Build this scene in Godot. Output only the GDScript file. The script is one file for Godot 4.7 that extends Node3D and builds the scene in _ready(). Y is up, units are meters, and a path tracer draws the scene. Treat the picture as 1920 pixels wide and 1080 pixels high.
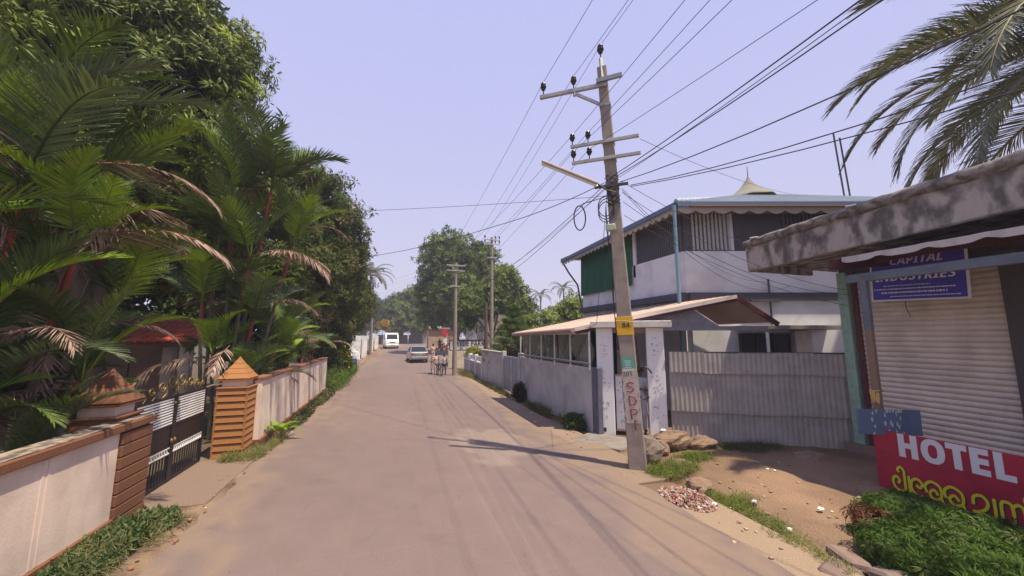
extends Node3D
# A narrow street between garden walls and small houses on a bright, hazy day. Units are metres, the road runs along -z.

class Mb:
	var v := PackedVector3Array()
	var n := PackedVector3Array()
	var u := PackedVector2Array()
	var c := PackedColorArray()
	var col := Color.WHITE
	var xf := Transform3D.IDENTITY
	func put(p: Vector3, nn: Vector3, uv := Vector2.ZERO):
		v.append(xf * p); n.append((xf.basis * nn).normalized()); u.append(uv); c.append(col)
	func tri(a: Vector3, b: Vector3, d: Vector3):   # counter-clockwise seen from outside
		var nn := (b - a).cross(d - a)
		put(a, nn); put(d, nn); put(b, nn)
	func quad(a: Vector3, b: Vector3, d: Vector3, e: Vector3):
		tri(a, b, d); tri(a, d, e)
	func box(p: Vector3, s: Vector3, b := Basis.IDENTITY, bev := 0.0):
		var old := xf
		xf = xf * Transform3D(b, p)
		var h := s / 2.0
		var k: float = minf(bev, minf(h.x, minf(h.y, h.z)) * 0.9)
		for ax in 3:
			var i: int = (ax + 1) % 3
			var j: int = (ax + 2) % 3
			for sg in [-1.0, 1.0]:
				var q := []
				for st in [[-1, -1], [1, -1], [1, 1], [-1, 1]]:
					var w := Vector3.ZERO
					w[ax] = sg * h[ax]; w[i] = st[0] * (h[i] - k); w[j] = st[1] * (h[j] - k)
					q.append(w)
				if sg > 0: quad(q[0], q[1], q[2], q[3])
				else: quad(q[3], q[2], q[1], q[0])
		if k > 0.0:
			for ax in 3:
				var i: int = (ax + 1) % 3
				var j: int = (ax + 2) % 3
				for si in [-1.0, 1.0]:
					for sj in [-1.0, 1.0]:
						var q := []
						for st in [[-1, 0], [1, 0], [1, 1], [-1, 1]]:
							var w := Vector3.ZERO
							w[ax] = st[0] * (h[ax] - k)
							w[i] = si * (h[i] - (k if st[1] == 1 else 0.0)); w[j] = sj * (h[j] - (0.0 if st[1] == 1 else k))
							q.append(w)
						if si * sj > 0: quad(q[3], q[2], q[1], q[0])
						else: quad(q[0], q[1], q[2], q[3])
			for sx in [-1.0, 1.0]:
				for sy in [-1.0, 1.0]:
					for sz in [-1.0, 1.0]:
						var a := Vector3(sx * h.x, sy * (h.y - k), sz * (h.z - k))
						var bb := Vector3(sx * (h.x - k), sy * h.y, sz * (h.z - k))
						var d := Vector3(sx * (h.x - k), sy * (h.y - k), sz * h.z)
						if sx * sy * sz > 0: tri(a, bb, d)
						else: tri(a, d, bb)
		xf = old
	func bar(a: Vector3, b: Vector3, w: float, h: float, bev := 0.0):   # w across, h up, from a to b
		var d := b - a
		var x := d.normalized()
		var up := Vector3.UP if absf(x.y) < 0.95 else Vector3.BACK
		var z := x.cross(up).normalized()
		box((a + b) / 2.0, Vector3(d.length(), h, w), Basis(x, z.cross(x), z), bev)
	func tube(p: Array, r, sides := 8, cap := true):
		var old := Vector3.ZERO
		var rings := []
		for k in p.size():
			var t: Vector3 = (p[mini(k + 1, p.size() - 1)] - p[maxi(k - 1, 0)]).normalized()
			if k == 0: old = t.cross(Vector3.UP if absf(t.y) < 0.9 else Vector3.RIGHT).normalized()
			old = (old - t * old.dot(t)).normalized()
			var w := t.cross(old)
			var rr: float = r[k] if r is Array else r
			var ring := []
			for s in sides:
				var a := TAU * s / sides
				var d := old * cos(a) + w * sin(a)
				ring.append([p[k] + d * rr, d])
			rings.append(ring)
		for k in p.size() - 1:
			for s in sides:
				var e: int = (s + 1) % sides
				var q := [rings[k][s], rings[k][e], rings[k + 1][e], rings[k + 1][s]]
				for i in [0, 2, 1, 0, 3, 2]: put(q[i][0], q[i][1])
		if cap:
			for s in range(1, sides - 1):
				var f: Array = rings[0]
				var l: Array = rings[-1]
				tri(f[0][0], f[s + 1][0], f[s][0]); tri(l[0][0], l[s][0], l[s + 1][0])
	func lathe(at: Vector3, prof: Array, sides := 12):   # prof: Vector2(radius, height) going up
		for k in prof.size() - 1:
			var a: Vector2 = prof[k]
			var b: Vector2 = prof[k + 1]
			var nn := Vector2(b.y - a.y, a.x - b.x).normalized()
			for s in sides:
				var q := []
				for st in [[s, a], [s + 1, a], [s + 1, b], [s, b]]:
					var g: float = TAU * st[0] / sides
					q.append([at + Vector3(st[1].x * cos(g), st[1].y, st[1].x * sin(g)), Vector3(nn.x * cos(g), nn.y, nn.x * sin(g))])
				for i in [0, 1, 2, 0, 2, 3]: put(q[i][0], q[i][1])
	func prism(poly: PackedVector2Array, z0: float, z1: float):   # outline in xy, pushed along z
		var p := poly
		if Geometry2D.is_polygon_clockwise(p): p.reverse()
		var m := p.size()
		var a2 := 0.0
		for k in m: a2 += p[k].x * p[(k + 1) % m].y - p[(k + 1) % m].x * p[k].y
		if a2 < 0.0: p.reverse()
		var t := Geometry2D.triangulate_polygon(p)
		for k in range(0, t.size(), 3):
			var a := p[t[k]]
			var b := p[t[k + 1]]
			var d := p[t[k + 2]]
			if (b - a).cross(d - a) < 0.0:
				var sw := b
				b = d; d = sw
			tri(Vector3(a.x, a.y, z1), Vector3(b.x, b.y, z1), Vector3(d.x, d.y, z1))
			tri(Vector3(a.x, a.y, z0), Vector3(d.x, d.y, z0), Vector3(b.x, b.y, z0))
		for k in m:
			var a := p[k]
			var b := p[(k + 1) % m]
			quad(Vector3(a.x, a.y, z0), Vector3(b.x, b.y, z0), Vector3(b.x, b.y, z1), Vector3(a.x, a.y, z1))
	func frustum(at: Vector3, s0: Vector2, s1: Vector2, h: float):   # four-sided, s0 at the bottom and s1 at the top
		var q := []
		for lv in [[s0, 0.0], [s1, h]]:
			for st in [[-1, 1], [1, 1], [1, -1], [-1, -1]]: q.append(at + Vector3(st[0] * lv[0].x / 2, lv[1], st[1] * lv[0].y / 2))
		for k in 4: quad(q[k], q[(k + 1) % 4], q[4 + (k + 1) % 4], q[4 + k])
		quad(q[4], q[5], q[6], q[7]); quad(q[3], q[2], q[1], q[0])
	func ball(p: Vector3, r: Vector3, seg := 10, rough := 0.0, seed_ := 0):
		var ns := FastNoiseLite.new()
		ns.seed = seed_; ns.frequency = 0.9
		var at := func(i: int, j: int) -> Vector3:
			var a := PI * i / seg
			var b := TAU * (j % (seg * 2)) / (seg * 2)
			var d := Vector3(sin(a) * cos(b), cos(a), sin(a) * sin(b))
			return p + d * r * (1.0 + rough * (ns.get_noise_3dv(d) + 0.5 * ns.get_noise_3dv(d * 2.7)))
		for i in seg:
			for j in seg * 2:
				var q := [at.call(i, j), at.call(i, j + 1), at.call(i + 1, j + 1), at.call(i + 1, j)]
				if rough > 0.0: quad(q[0], q[1], q[2], q[3])
				else:
					for k in [0, 2, 1, 0, 3, 2]: put(q[k], (q[k] - p) / (r * r))
	func loft(rings: Array, caps := true):   # rings of equal counts, counter-clockwise seen from the end of the run
		for k in rings.size() - 1:
			var m: int = rings[k].size()
			for s in m:
				var e: int = (s + 1) % m
				quad(rings[k][s], rings[k][e], rings[k + 1][e], rings[k + 1][s])
		if caps:
			var f: Array = rings[0]
			var l: Array = rings[-1]
			for s in range(1, f.size() - 1):
				tri(f[0], f[s + 1], f[s]); tri(l[0], l[s], l[s + 1])
	func mesh() -> ArrayMesh:
		var a := []
		a.resize(Mesh.ARRAY_MAX)
		a[Mesh.ARRAY_VERTEX] = v; a[Mesh.ARRAY_NORMAL] = n; a[Mesh.ARRAY_TEX_UV] = u; a[Mesh.ARRAY_COLOR] = c
		var m := ArrayMesh.new()
		m.add_surface_from_arrays(Mesh.PRIMITIVE_TRIANGLES, a)
		return m
	# one continuous skin round tapered bones [from, to, r0, r1, colour]: smooth union meshed as surface nets
	func skin(bones: Array, cell: float, k := 0.02):
		var lo := Vector3.INF
		var hi := -Vector3.INF
		for b in bones:
			for e in 2:
				var m: Vector3 = Vector3.ONE * (b[2 + e] + cell * 2.5)
				lo = lo.min(b[e] - m); hi = hi.max(b[e] + m)
		var nx := int((hi.x - lo.x) / cell) + 2
		var ny := int((hi.y - lo.y) / cell) + 2
		var nz := int((hi.z - lo.z) / cell) + 2
		var f := PackedFloat32Array()
		f.resize(nx * ny * nz); f.fill(1.0)
		var near := PackedFloat32Array(f)
		var who := PackedInt32Array()
		who.resize(f.size())
		for bi in bones.size():
			var b: Array = bones[bi]
			var a: Vector3 = b[0]
			var ab: Vector3 = b[1] - a
			var l2 := maxf(ab.length_squared(), 1e-9)
			var m: Vector3 = Vector3.ONE * (maxf(b[2], b[3]) + cell * 2.2 + k)
			var i0 := Vector3i(((a.min(b[1]) - m - lo) / cell).max(Vector3.ZERO))
			var i1 := Vector3i((a.max(b[1]) + m - lo) / cell)
			for z in range(i0.z, mini(i1.z + 1, nz)):
				for y in range(i0.y, mini(i1.y + 1, ny)):
					var at := (z * ny + y) * nx
					for x in range(i0.x, mini(i1.x + 1, nx)):
						var pa := lo + Vector3(x, y, z) * cell - a
						var t := clampf(pa.dot(ab) / l2, 0.0, 1.0)
						var d: float = (pa - ab * t).length() - lerpf(b[2], b[3], t)
						if d < near[at + x]:
							near[at + x] = d; who[at + x] = bi
						var o := f[at + x]
						var h := maxf(k - absf(o - d), 0.0) / k
						f[at + x] = minf(o, d) - h * h * k * 0.25
		var id := {}
		var ps := []
		var ns := []
		var cs := []
		var st := [1, nx, nx * ny]
		for z in nz - 1:
			for y in ny - 1:
				for x in nx - 1:
					var at := (z * ny + y) * nx + x
					var w := []
					for q in 8: w.append(f[at + (q & 1) + ((q >> 1) & 1) * nx + (q >> 2) * nx * ny])
					var pos := 0
					for q in 8: pos += int(w[q] < 0.0)
					if pos == 0 or pos == 8: continue
					var sum := Vector3.ZERO
					var cnt := 0
					for e in [[0, 1], [2, 3], [4, 5], [6, 7], [0, 2], [1, 3], [4, 6], [5, 7], [0, 4], [1, 5], [2, 6], [3, 7]]:
						var fa: float = w[e[0]]
						var fb: float = w[e[1]]
						if (fa < 0.0) != (fb < 0.0):
							var t := fa / (fa - fb)
							sum += Vector3(e[0] & 1, (e[0] >> 1) & 1, e[0] >> 2).lerp(Vector3(e[1] & 1, (e[1] >> 1) & 1, e[1] >> 2), t)
							cnt += 1
					id[at] = ps.size()
					ps.append(lo + (Vector3(x, y, z) + sum / cnt) * cell)
					ns.append(Vector3(w[1] + w[3] + w[5] + w[7] - w[0] - w[2] - w[4] - w[6], w[2] + w[3] + w[6] + w[7] - w[0] - w[1] - w[4] - w[5], w[4] + w[5] + w[6] + w[7] - w[0] - w[1] - w[2] - w[3]).normalized())
					cs.append(bones[who[at]][4])
		for at in id:
			for ax in 3:
				var i: int = st[(ax + 1) % 3]
				var j: int = st[(ax + 2) % 3]
				var inside: bool = f[at] < 0.0
				if inside == (f[at + st[ax]] < 0.0): continue
				var q := [at, at - i, at - i - j, at - j]
				if not (id.has(q[1]) and id.has(q[2]) and id.has(q[3])): continue
				for kk in ([0, 2, 1, 0, 3, 2] if inside else [0, 1, 2, 0, 2, 3]):
					var g: int = id[q[kk]]
					col = cs[g]; put(ps[g], ns[g])
		col = Color.WHITE

var used := {}
var rng := RandomNumberGenerator.new()
var tex := {}
var M := {}

func numbered(key: String, called: String) -> String:
	var k := key + "/" + called
	used[k] = used.get(k, -1) + 1
	return called if used[k] == 0 else "%s_%03d" % [called, used[k]]

func tag(o: Node, label: String, category := "", group := "", kind := "") -> Node:
	if label: o.set_meta("label", label)
	if category: o.set_meta("category", category)
	if group: o.set_meta("group", group)
	if kind: o.set_meta("kind", kind)
	return o

func thing(called: String, label: String, category: String, at := Vector3.ZERO, group := "", turn := 0.0) -> Node3D:
	var o := Node3D.new()
	o.name = numbered("", called); o.position = at; o.rotation.y = turn
	add_child(o, true)
	tag(o, label, category, group)
	return o

# commits the shapes of m (or a finished mesh) as one named MeshInstance3D
func part(called: String, m, material: Material, parent: Node = self, at := Transform3D.IDENTITY, kind := "") -> MeshInstance3D:
	var o := MeshInstance3D.new()
	o.name = numbered(str(parent.get_instance_id()) if parent != self else "", called)
	o.mesh = m.mesh() if m is Mb else m
	o.material_override = material
	o.transform = at
	parent.add_child(o, true)
	if kind: o.set_meta("kind", kind)
	return o

func solo(called: String, m, material: Material, label: String, category: String, group := "", kind := "") -> MeshInstance3D:
	var o := part(called, m, material)
	tag(o, label, category, group, kind)
	return o

func boxy(p: Vector3, s: Vector3, bev := 0.0, b := Basis.IDENTITY) -> Mb:
	var m := Mb.new()
	m.box(p, s, b, bev)
	return m

func lin(r: float, g: float, b: float) -> Color:   # a linear base colour as Godot's sRGB
	return Color(r, g, b).linear_to_srgb()

func mat(c: Color, rough := 0.85, grain := "", scale := 1.0, bump := "", bump_k := 1.0, metal := 0.0) -> StandardMaterial3D:
	var m := StandardMaterial3D.new()
	m.albedo_color = c.linear_to_srgb(); m.roughness = rough; m.metallic = metal
	m.cull_mode = BaseMaterial3D.CULL_DISABLED
	m.vertex_color_use_as_albedo = true
	if grain or bump:
		m.uv1_triplanar = true; m.uv1_world_triplanar = true; m.uv1_scale = Vector3.ONE * scale
	if grain: m.albedo_texture = tex[grain]
	if bump:
		m.normal_enabled = true; m.normal_texture = tex[bump]; m.normal_scale = bump_k
	return m

# a second, coarser pattern multiplied over the first: cracks, drips, worn patches
func layer(m: StandardMaterial3D, t: String, sc: Vector3) -> StandardMaterial3D:
	m.detail_enabled = true; m.detail_blend_mode = BaseMaterial3D.BLEND_MODE_MUL; m.detail_albedo = tex[t]
	m.detail_uv_layer = BaseMaterial3D.DETAIL_UV_2
	m.uv2_triplanar = true; m.uv2_world_triplanar = true; m.uv2_scale = sc
	return m

func leafy(rough := 0.5, back := 0.5) -> StandardMaterial3D:
	var m := StandardMaterial3D.new()
	m.vertex_color_use_as_albedo = true; m.roughness = rough; m.cull_mode = BaseMaterial3D.CULL_DISABLED
	m.backlight_enabled = true; m.metallic_specular = 0.3; m.backlight = Color(back, back, back * 0.6)
	return m

func noise_tex(freq: float, lo: Color, hi: Color, oct := 5, size := 512, kind := FastNoiseLite.TYPE_SIMPLEX_SMOOTH, a := 0.25, b := 0.75, nrm := 0.0, sd := 1) -> NoiseTexture2D:
	var f := FastNoiseLite.new()
	f.seed = sd; f.noise_type = kind; f.frequency = freq; f.fractal_octaves = oct
	var t := NoiseTexture2D.new()
	t.width = size; t.height = size; t.seamless = true; t.noise = f
	if nrm > 0.0:
		t.as_normal_map = true; t.bump_strength = nrm
	else:
		var g := Gradient.new()
		g.set_offset(0, a); g.set_color(0, lo); g.set_offset(1, b); g.set_color(1, hi)
		t.color_ramp = g
	return t

func gray(x: float) -> Color: return Color(x, x, x).linear_to_srgb()

func rise(z: float) -> float:   # the street climbs to a low crest at the bend
	var d := maxf(-22.0 - z, 0.0)
	return 0.00068 * d * d if d < 32.0 else 0.696 + 0.435 * (1.0 - exp(-(d - 32.0) / 10.0))

var hills := FastNoiseLite.new()
func soil(x: float, z: float) -> float:
	var y := rise(z) - 0.045
	if x > 4.72 and x < 12.0 and z > -7.6: y += 0.085 * smoothstep(4.75, 5.4, x) + 0.05 * hills.get_noise_2d(x * 9.0, z * 9.0)
	if x > 4.7 and x < 5.3 and z > -6.2: y -= 0.10 * (1.0 - absf(x - 5.0) / 0.3)
	if x > 3.7 and x < 4.8 and z > -9.0: y += 0.035 + 0.02 * hills.get_noise_2d(x * 9.0, z * 9.0)
	if x < -2.4: y += 0.05 + 0.03 * hills.get_noise_2d(x * 8.0, z * 8.0)
	if x > 4.72 and z <= -7.6: y += 0.03 * (1.0 + hills.get_noise_2d(x * 8.0, z * 8.0))
	return y

func _ready():
	var cam := Camera3D.new()
	cam.name = "camera"; cam.fov = 75.0; cam.near = 0.05; cam.far = 900.0
	cam.position = Vector3(0, 2.5, 0); cam.rotation_degrees = Vector3(7.448, -17.59, 0)
	add_child(cam); cam.current = true
	var e := Environment.new()
	e.background_mode = Environment.BG_SKY
	e.tonemap_mode = Environment.TONE_MAPPER_LINEAR; e.tonemap_exposure = 1.4
	e.sdfgi_enabled = true; e.ssao_enabled = true; e.ssil_enabled = true
	var sm := ProceduralSkyMaterial.new()
	sm.sky_top_color = Color(0.645, 0.662, 0.825); sm.sky_horizon_color = Color(0.765, 0.755, 0.80); sm.sky_curve = 0.22
	sm.ground_horizon_color = Color(0.725, 0.72, 0.79); sm.ground_bottom_color = Color(0.5, 0.45, 0.42)
	sm.sun_angle_max = 1.0
	var sky := Sky.new()
	sky.sky_material = sm; e.sky = sky
	e.fog_enabled = true; e.fog_density = 0.0016; e.fog_light_color = Color(0.80, 0.80, 0.90)
	var we := WorldEnvironment.new()
	we.name = "environment"; we.environment = e; add_child(we)
	var sun := DirectionalLight3D.new()
	sun.name = "sun"; sun.light_energy = 1.5; sun.light_color = Color(1.0, 0.94, 0.82); sun.light_angular_distance = 0.9; sun.shadow_enabled = true
	sun.look_at_from_position(Vector3.ZERO, Vector3(-0.238, -0.93, -0.28), Vector3.UP)
	add_child(sun)
	rng.seed = 7
	hills.seed = 3; hills.frequency = 0.12
	textures()
	materials()
	ground_and_road()
	right_house()
	left_walls()
	left_gate()
	red_roof_house()
	right_walls()
	right_gate()
	corrugated_fence()
	shop()
	main_pole()
	far_poles()
	wires()
	far_buildings()
	trees()
	palms()
	plants()
	signs()
	stones_and_litter()
	vehicles()
	persons()

func textures():
	tex.grain = noise_tex(0.06, gray(0.70), gray(1.0), 5)
	tex.grit = noise_tex(0.20, gray(0.45), gray(1.0), 4, 512, FastNoiseLite.TYPE_SIMPLEX_SMOOTH, 0.2, 0.7, 0.0, 4)
	tex.blot = noise_tex(0.006, gray(0.80), gray(1.0), 7, 512, FastNoiseLite.TYPE_SIMPLEX_SMOOTH, 0.25, 0.65, 0.0, 5)
	tex.stain = noise_tex(0.0045, gray(0.30), gray(1.0), 8, 1024, FastNoiseLite.TYPE_SIMPLEX_SMOOTH, 0.30, 0.66, 0.0, 9)
	var f := FastNoiseLite.new()
	f.seed = 31; f.noise_type = FastNoiseLite.TYPE_CELLULAR; f.cellular_return_type = FastNoiseLite.RETURN_DISTANCE2_SUB; f.frequency = 0.006
	f.fractal_octaves = 2; f.fractal_gain = 0.45
	f.domain_warp_enabled = true; f.domain_warp_amplitude = 45.0; f.domain_warp_frequency = 0.012; f.domain_warp_fractal_octaves = 4
	var ct := NoiseTexture2D.new()
	ct.width = 1024; ct.height = 1024; ct.seamless = true; ct.noise = f
	var cg := Gradient.new()
	cg.set_offset(0, 0.0); cg.set_color(0, gray(0.80)); cg.set_offset(1, 0.04); cg.set_color(1, gray(0.97)); cg.add_point(0.6, gray(1.0))
	ct.color_ramp = cg
	tex.crack = ct
	tex.drip = noise_tex(0.008, Color(0.972, 0.966, 0.955), Color(1, 1, 1), 6, 512, FastNoiseLite.TYPE_SIMPLEX_SMOOTH, 0.28, 0.58, 0.0, 41)
	tex.agg = noise_tex(0.30, gray(0.30), gray(1.0), 3, 512, FastNoiseLite.TYPE_SIMPLEX_SMOOTH, 0.12, 0.62, 0.0, 47)
	tex.fine_n = noise_tex(0.12, Color(), Color(), 4, 512, FastNoiseLite.TYPE_SIMPLEX_SMOOTH, 0, 1, 6.0, 6)
	tex.rough_n = noise_tex(0.04, Color(), Color(), 5, 512, FastNoiseLite.TYPE_SIMPLEX_SMOOTH, 0, 1, 10.0, 8)

func materials():
	M.soil = mat(Color(1, 1, 1), 0.95, "grit", 0.9, "rough_n", 0.8)
	M.asphalt = layer(mat(Color(1, 1, 1), 0.9, "agg", 1.1, "fine_n", 0.5), "crack", Vector3(0.24, 0.24, 0.17))
	M.slab = mat(Color(0.38, 0.275, 0.20), 0.9, "grit", 1.3, "fine_n", 0.3)
	M.slab.uv1_scale = Vector3(3.0, 3.0, 0.35)
	M.cream = mat(Color(0.76, 0.62, 0.53), 0.85, "blot", 0.35, "fine_n", 0.03)
	layer(M.cream, "drip", Vector3(0.6, 0.12, 0.6))
	layer(M.soil, "blot", Vector3(0.23, 0.23, 0.23))
	layer(M.slab, "crack", Vector3(0.31, 0.31, 0.23))
	M.brown = mat(Color(0.21, 0.088, 0.042), 0.75, "grain", 1.2, "fine_n", 0.3)
	M.orange = mat(Color(0.42, 0.18, 0.058), 0.7, "grain", 1.5, "fine_n", 0.25)
	M.orange_dark = mat(Color(0.20, 0.075, 0.03), 0.8, "grain", 1.5)
	M.iron = mat(Color(0.018, 0.016, 0.02), 0.45, "grain", 3.0)
	M.white = mat(Color(0.80, 0.79, 0.80), 0.6, "blot", 0.6)
	M.gold = mat(Color(0.27, 0.19, 0.07), 0.5, "grain", 3.0, "", 1.0, 0.5)
	M.wall_gray = mat(Color(0.50, 0.495, 0.53), 0.85, "blot", 0.3, "fine_n", 0.04)
	M.house_white = mat(Color(0.74, 0.745, 0.785), 0.8, "blot", 0.22, "fine_n", 0.03)
	layer(M.wall_gray, "drip", Vector3(0.5, 0.10, 0.5))
	M.band = mat(Color(0.085, 0.085, 0.11), 0.8, "blot", 0.4)
	M.dark = mat(Color(0.03, 0.026, 0.028), 0.8)
	M.slat_dark = mat(Color(0.10, 0.10, 0.125), 0.7, "grain", 1.0)
	M.slat_light = mat(Color(0.50, 0.49, 0.50), 0.7, "grain", 1.0)
	M.net = mat(Color(0.008, 0.12, 0.056), 0.8, "grain", 1.0)
	M.net.backlight_enabled = true; M.net.backlight = Color(0.5, 0.5, 0.5)
	M.roof_blue = mat(Color(0.40, 0.455, 0.51), 0.5, "blot", 0.4)
	M.trim_blue = mat(Color(0.11, 0.17, 0.30), 0.55, "grain", 1.0)
	M.post_blue = mat(Color(0.20, 0.36, 0.47), 0.5, "grain", 1.4)
	M.lace = mat(Color(0.48, 0.43, 0.37), 0.7, "grain", 1.4)
	M.straw = mat(Color(0.30, 0.285, 0.24), 0.95, "grit", 1.5, "rough_n", 0.5)
	M.tan_roof = mat(Color(0.52, 0.385, 0.32), 0.8, "blot", 0.5)
	M.maroon = mat(Color(0.10, 0.025, 0.03), 0.6, "grain", 1.0)
	M.tin = mat(Color(0.36, 0.33, 0.315), 0.6, "blot", 0.7)
	layer(M.tin, "drip", Vector3(0.9, 0.22, 0.9))
	M.plastic = mat(Color(0.16, 0.185, 0.155), 0.12)
	M.plastic.transparency = BaseMaterial3D.TRANSPARENCY_ALPHA; M.plastic.albedo_color.a = 0.72
	M.concrete = mat(Color(0.40, 0.355, 0.32), 0.95, "stain", 0.55, "rough_n", 0.12)
	M.concrete.uv1_scale = Vector3(0.55, 0.30, 0.55)
	M.coping = mat(Color(0.30, 0.265, 0.24), 0.95, "stain", 0.9, "rough_n", 0.3)
	M.pole = mat(Color(0.31, 0.26, 0.225), 0.9, "blot", 1.6, "rough_n", 0.15)
	M.steel = mat(Color(0.32, 0.33, 0.34), 0.5, "grain", 2.0, "", 1.0, 0.4)
	M.black = mat(Color(0.015, 0.014, 0.015), 0.4)
	M.wire = mat(Color(0.05, 0.05, 0.055), 0.6)
	M.shutter = mat(Color(0.74, 0.645, 0.565), 0.5, "blot", 0.45, "", 1.0, 0.15)
	M.green_post = mat(Color(0.30, 0.46, 0.37), 0.6, "blot", 1.3)
	layer(M.shutter, "drip", Vector3(0.7, 0.12, 0.7)); layer(M.pole, "drip", Vector3(2.2, 0.25, 2.2)); layer(M.concrete, "drip", Vector3(1.4, 0.3, 1.4))
	M.gray_blue = mat(Color(0.125, 0.15, 0.185), 0.6, "blot", 1.2)
	M.timber = mat(Color(0.25, 0.17, 0.12), 0.8, "grain", 1.2)
	M.timber.uv1_scale = Vector3(4, 0.5, 4)
	M.rock = mat(Color(0.25, 0.165, 0.115), 0.95, "blot", 1.6, "rough_n", 0.4)
	M.vert = mat(Color(1, 1, 1), 0.85)
	M.glass = mat(Color(0.02, 0.023, 0.028), 0.08)
	M.red_tile = mat(Color(0.58, 0.115, 0.055), 0.75, "grain", 1.0)
	M.leaf_gloss = leafy(0.48, 0.6)
	M.leaf = leafy(0.7, 0.7)
	M.dry = leafy(0.8, 0.35)
	M.bark = mat(Color(0.16, 0.125, 0.10), 0.95, "blot", 1.2, "rough_n", 0.4)

func ground_and_road():
	var xs := [-320.0, -160.0, -80.0, -45.0, -28.0, -18.0, -12.0, -9.0]
	for k in 86: xs.append(-6.6 + k * 0.21)
	for x in [13.0, 16.0, 22.0, 32.0, 55.0, 90.0, 170.0, 320.0]: xs.append(x)
	var zs := [120.0, 60.0, 25.0, 10.0, 4.0, 1.0]
	for k in 150: zs.append(-0.2 - k * 0.21)
	for k in 24: zs.append(-33.0 - k * 3.0)
	for z in [-110.0, -130.0, -170.0, -240.0, -340.0]: zs.append(z)
	var fn := FastNoiseLite.new()
	fn.seed = 11; fn.frequency = 0.35; fn.fractal_octaves = 4
	var g := Mb.new()
	var tint := func(x: float, z: float) -> Color:
		var a := fn.get_noise_2d(x, z)
		var b := fn.get_noise_2d(x * 5.0 + 40.0, z * 5.0)
		var c := Color(0.35, 0.225, 0.145).lerp(Color(0.25, 0.155, 0.098), clampf(0.5 + a * 1.5 + b * 0.6, 0, 1))
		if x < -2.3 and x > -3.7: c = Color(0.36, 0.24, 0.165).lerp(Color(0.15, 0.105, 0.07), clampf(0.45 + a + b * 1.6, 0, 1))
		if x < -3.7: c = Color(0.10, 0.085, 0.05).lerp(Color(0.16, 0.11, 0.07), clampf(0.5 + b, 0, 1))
		if absf(x) > 22.0 or z < -85.0: c = Color(0.10, 0.11, 0.05)
		return c
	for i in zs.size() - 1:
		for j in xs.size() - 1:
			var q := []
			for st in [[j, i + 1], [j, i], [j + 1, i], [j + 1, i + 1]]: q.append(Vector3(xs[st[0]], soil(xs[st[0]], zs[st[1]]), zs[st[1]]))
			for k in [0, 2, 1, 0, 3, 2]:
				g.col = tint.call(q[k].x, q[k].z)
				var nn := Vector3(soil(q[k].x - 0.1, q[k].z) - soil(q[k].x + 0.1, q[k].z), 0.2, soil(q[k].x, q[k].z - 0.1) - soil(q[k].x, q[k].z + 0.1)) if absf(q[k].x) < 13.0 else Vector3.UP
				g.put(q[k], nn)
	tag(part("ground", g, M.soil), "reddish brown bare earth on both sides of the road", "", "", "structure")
	# the worn asphalt, ragged at its left edge, crowned a little, dust at the edges and faint wheel tracks
	var r := Mb.new()
	var rz := []
	for k in 150: rz.append(6.0 - k * 0.24)
	for k in 44: rz.append(-30.2 - k * 1.5)
	var edge_l := func(z: float) -> float: return -2.5 + 0.17 * fn.get_noise_2d(z * 1.4, 3.0) + 0.12 * fn.get_noise_2d(z * 7.0, 9.0) + 0.045 * maxf(-30.0 - z, 0.0)
	var edge_r := func(z: float) -> float: return (4.08 if z > -14.0 else 4.08 + minf((-14.0 - z) * 0.03, 0.4) + maxf(-60.0 - z, 0) * 1.2 + clampf((-32.0 - z) * 0.3, 0.0, 2.6)) + 0.09 * fn.get_noise_2d(z * 1.7, 20.0) + 0.07 * fn.get_noise_2d(z * 7.0, 26.0)
	var asph := func(x: float, z: float, w: float) -> Color:
		var a := fn.get_noise_2d(x * 0.8, z * 0.35)
		var b := fn.get_noise_2d(x * 6.0, z * 4.0 + 70.0)
		var c := Color(0.25, 0.184, 0.175) * (1.0 + 0.10 * a + 0.10 * b)
		var tr := maxf(0.0, 1.0 - absf(absf(x - 0.75) - 0.85) / 0.4)
		c = c.lerp(Color(0.285, 0.207, 0.19), tr * (0.30 + 0.4 * a))
		var crack := absf(fn.get_noise_2d(x * 1.9 + 200.0, z * 0.9))
		if crack < 0.010: c = c.lerp(Color(0.19, 0.13, 0.12), 0.3)
		var dust := clampf((w - (0.80 if x < 0.0 else 0.72)) * 4.5 + b * 1.6 + a * 1.2, 0.0, 1.0)
		c = c.lerp(Color(0.335, 0.24, 0.175), dust * 0.8)
		var patch := Vector2((x - 2.3) / 0.95, (z + 8.9) / 1.7).length() + fn.get_noise_2d(x * 4.0, z * 4.0) * 0.5
		if patch < 0.85: c = c.lerp(Color(0.42, 0.33, 0.275), 0.5)
		return c
	for i in rz.size() - 1:
		for j in 34:
			var q := []
			for st in [[j, i + 1], [j, i], [j + 1, i], [j + 1, i + 1]]:
				var z: float = rz[st[1]]
				var w: float = st[0] / 34.0
				var x := lerpf(edge_l.call(z), edge_r.call(z), w)
				q.append([Vector3(x, rise(z) + 0.022 + 0.035 * (1.0 - pow(2.0 * w - 1.0, 2)) * 0.6 + 0.022 * smoothstep(0.85, 0.97, w) - (0.03 if w == 0.0 else 0.0), z), absf(2.0 * w - 1.0)])
			for k in [0, 2, 1, 0, 3, 2]:
				r.col = asph.call(q[k][0].x, q[k][0].z, q[k][1])
				r.put(q[k][0], Vector3.UP)
	tag(part("road", r, M.asphalt), "narrow worn reddish grey asphalt road without markings", "", "", "structure")
	# concrete verge of cast slabs on the right, and the slab before the gate
	var pv := Node3D.new()
	pv.name = "pavement"; add_child(pv)
	tag(pv, "strip of tan concrete slabs along the right edge of the road", "", "", "structure")
	var z := 3.0
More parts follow.
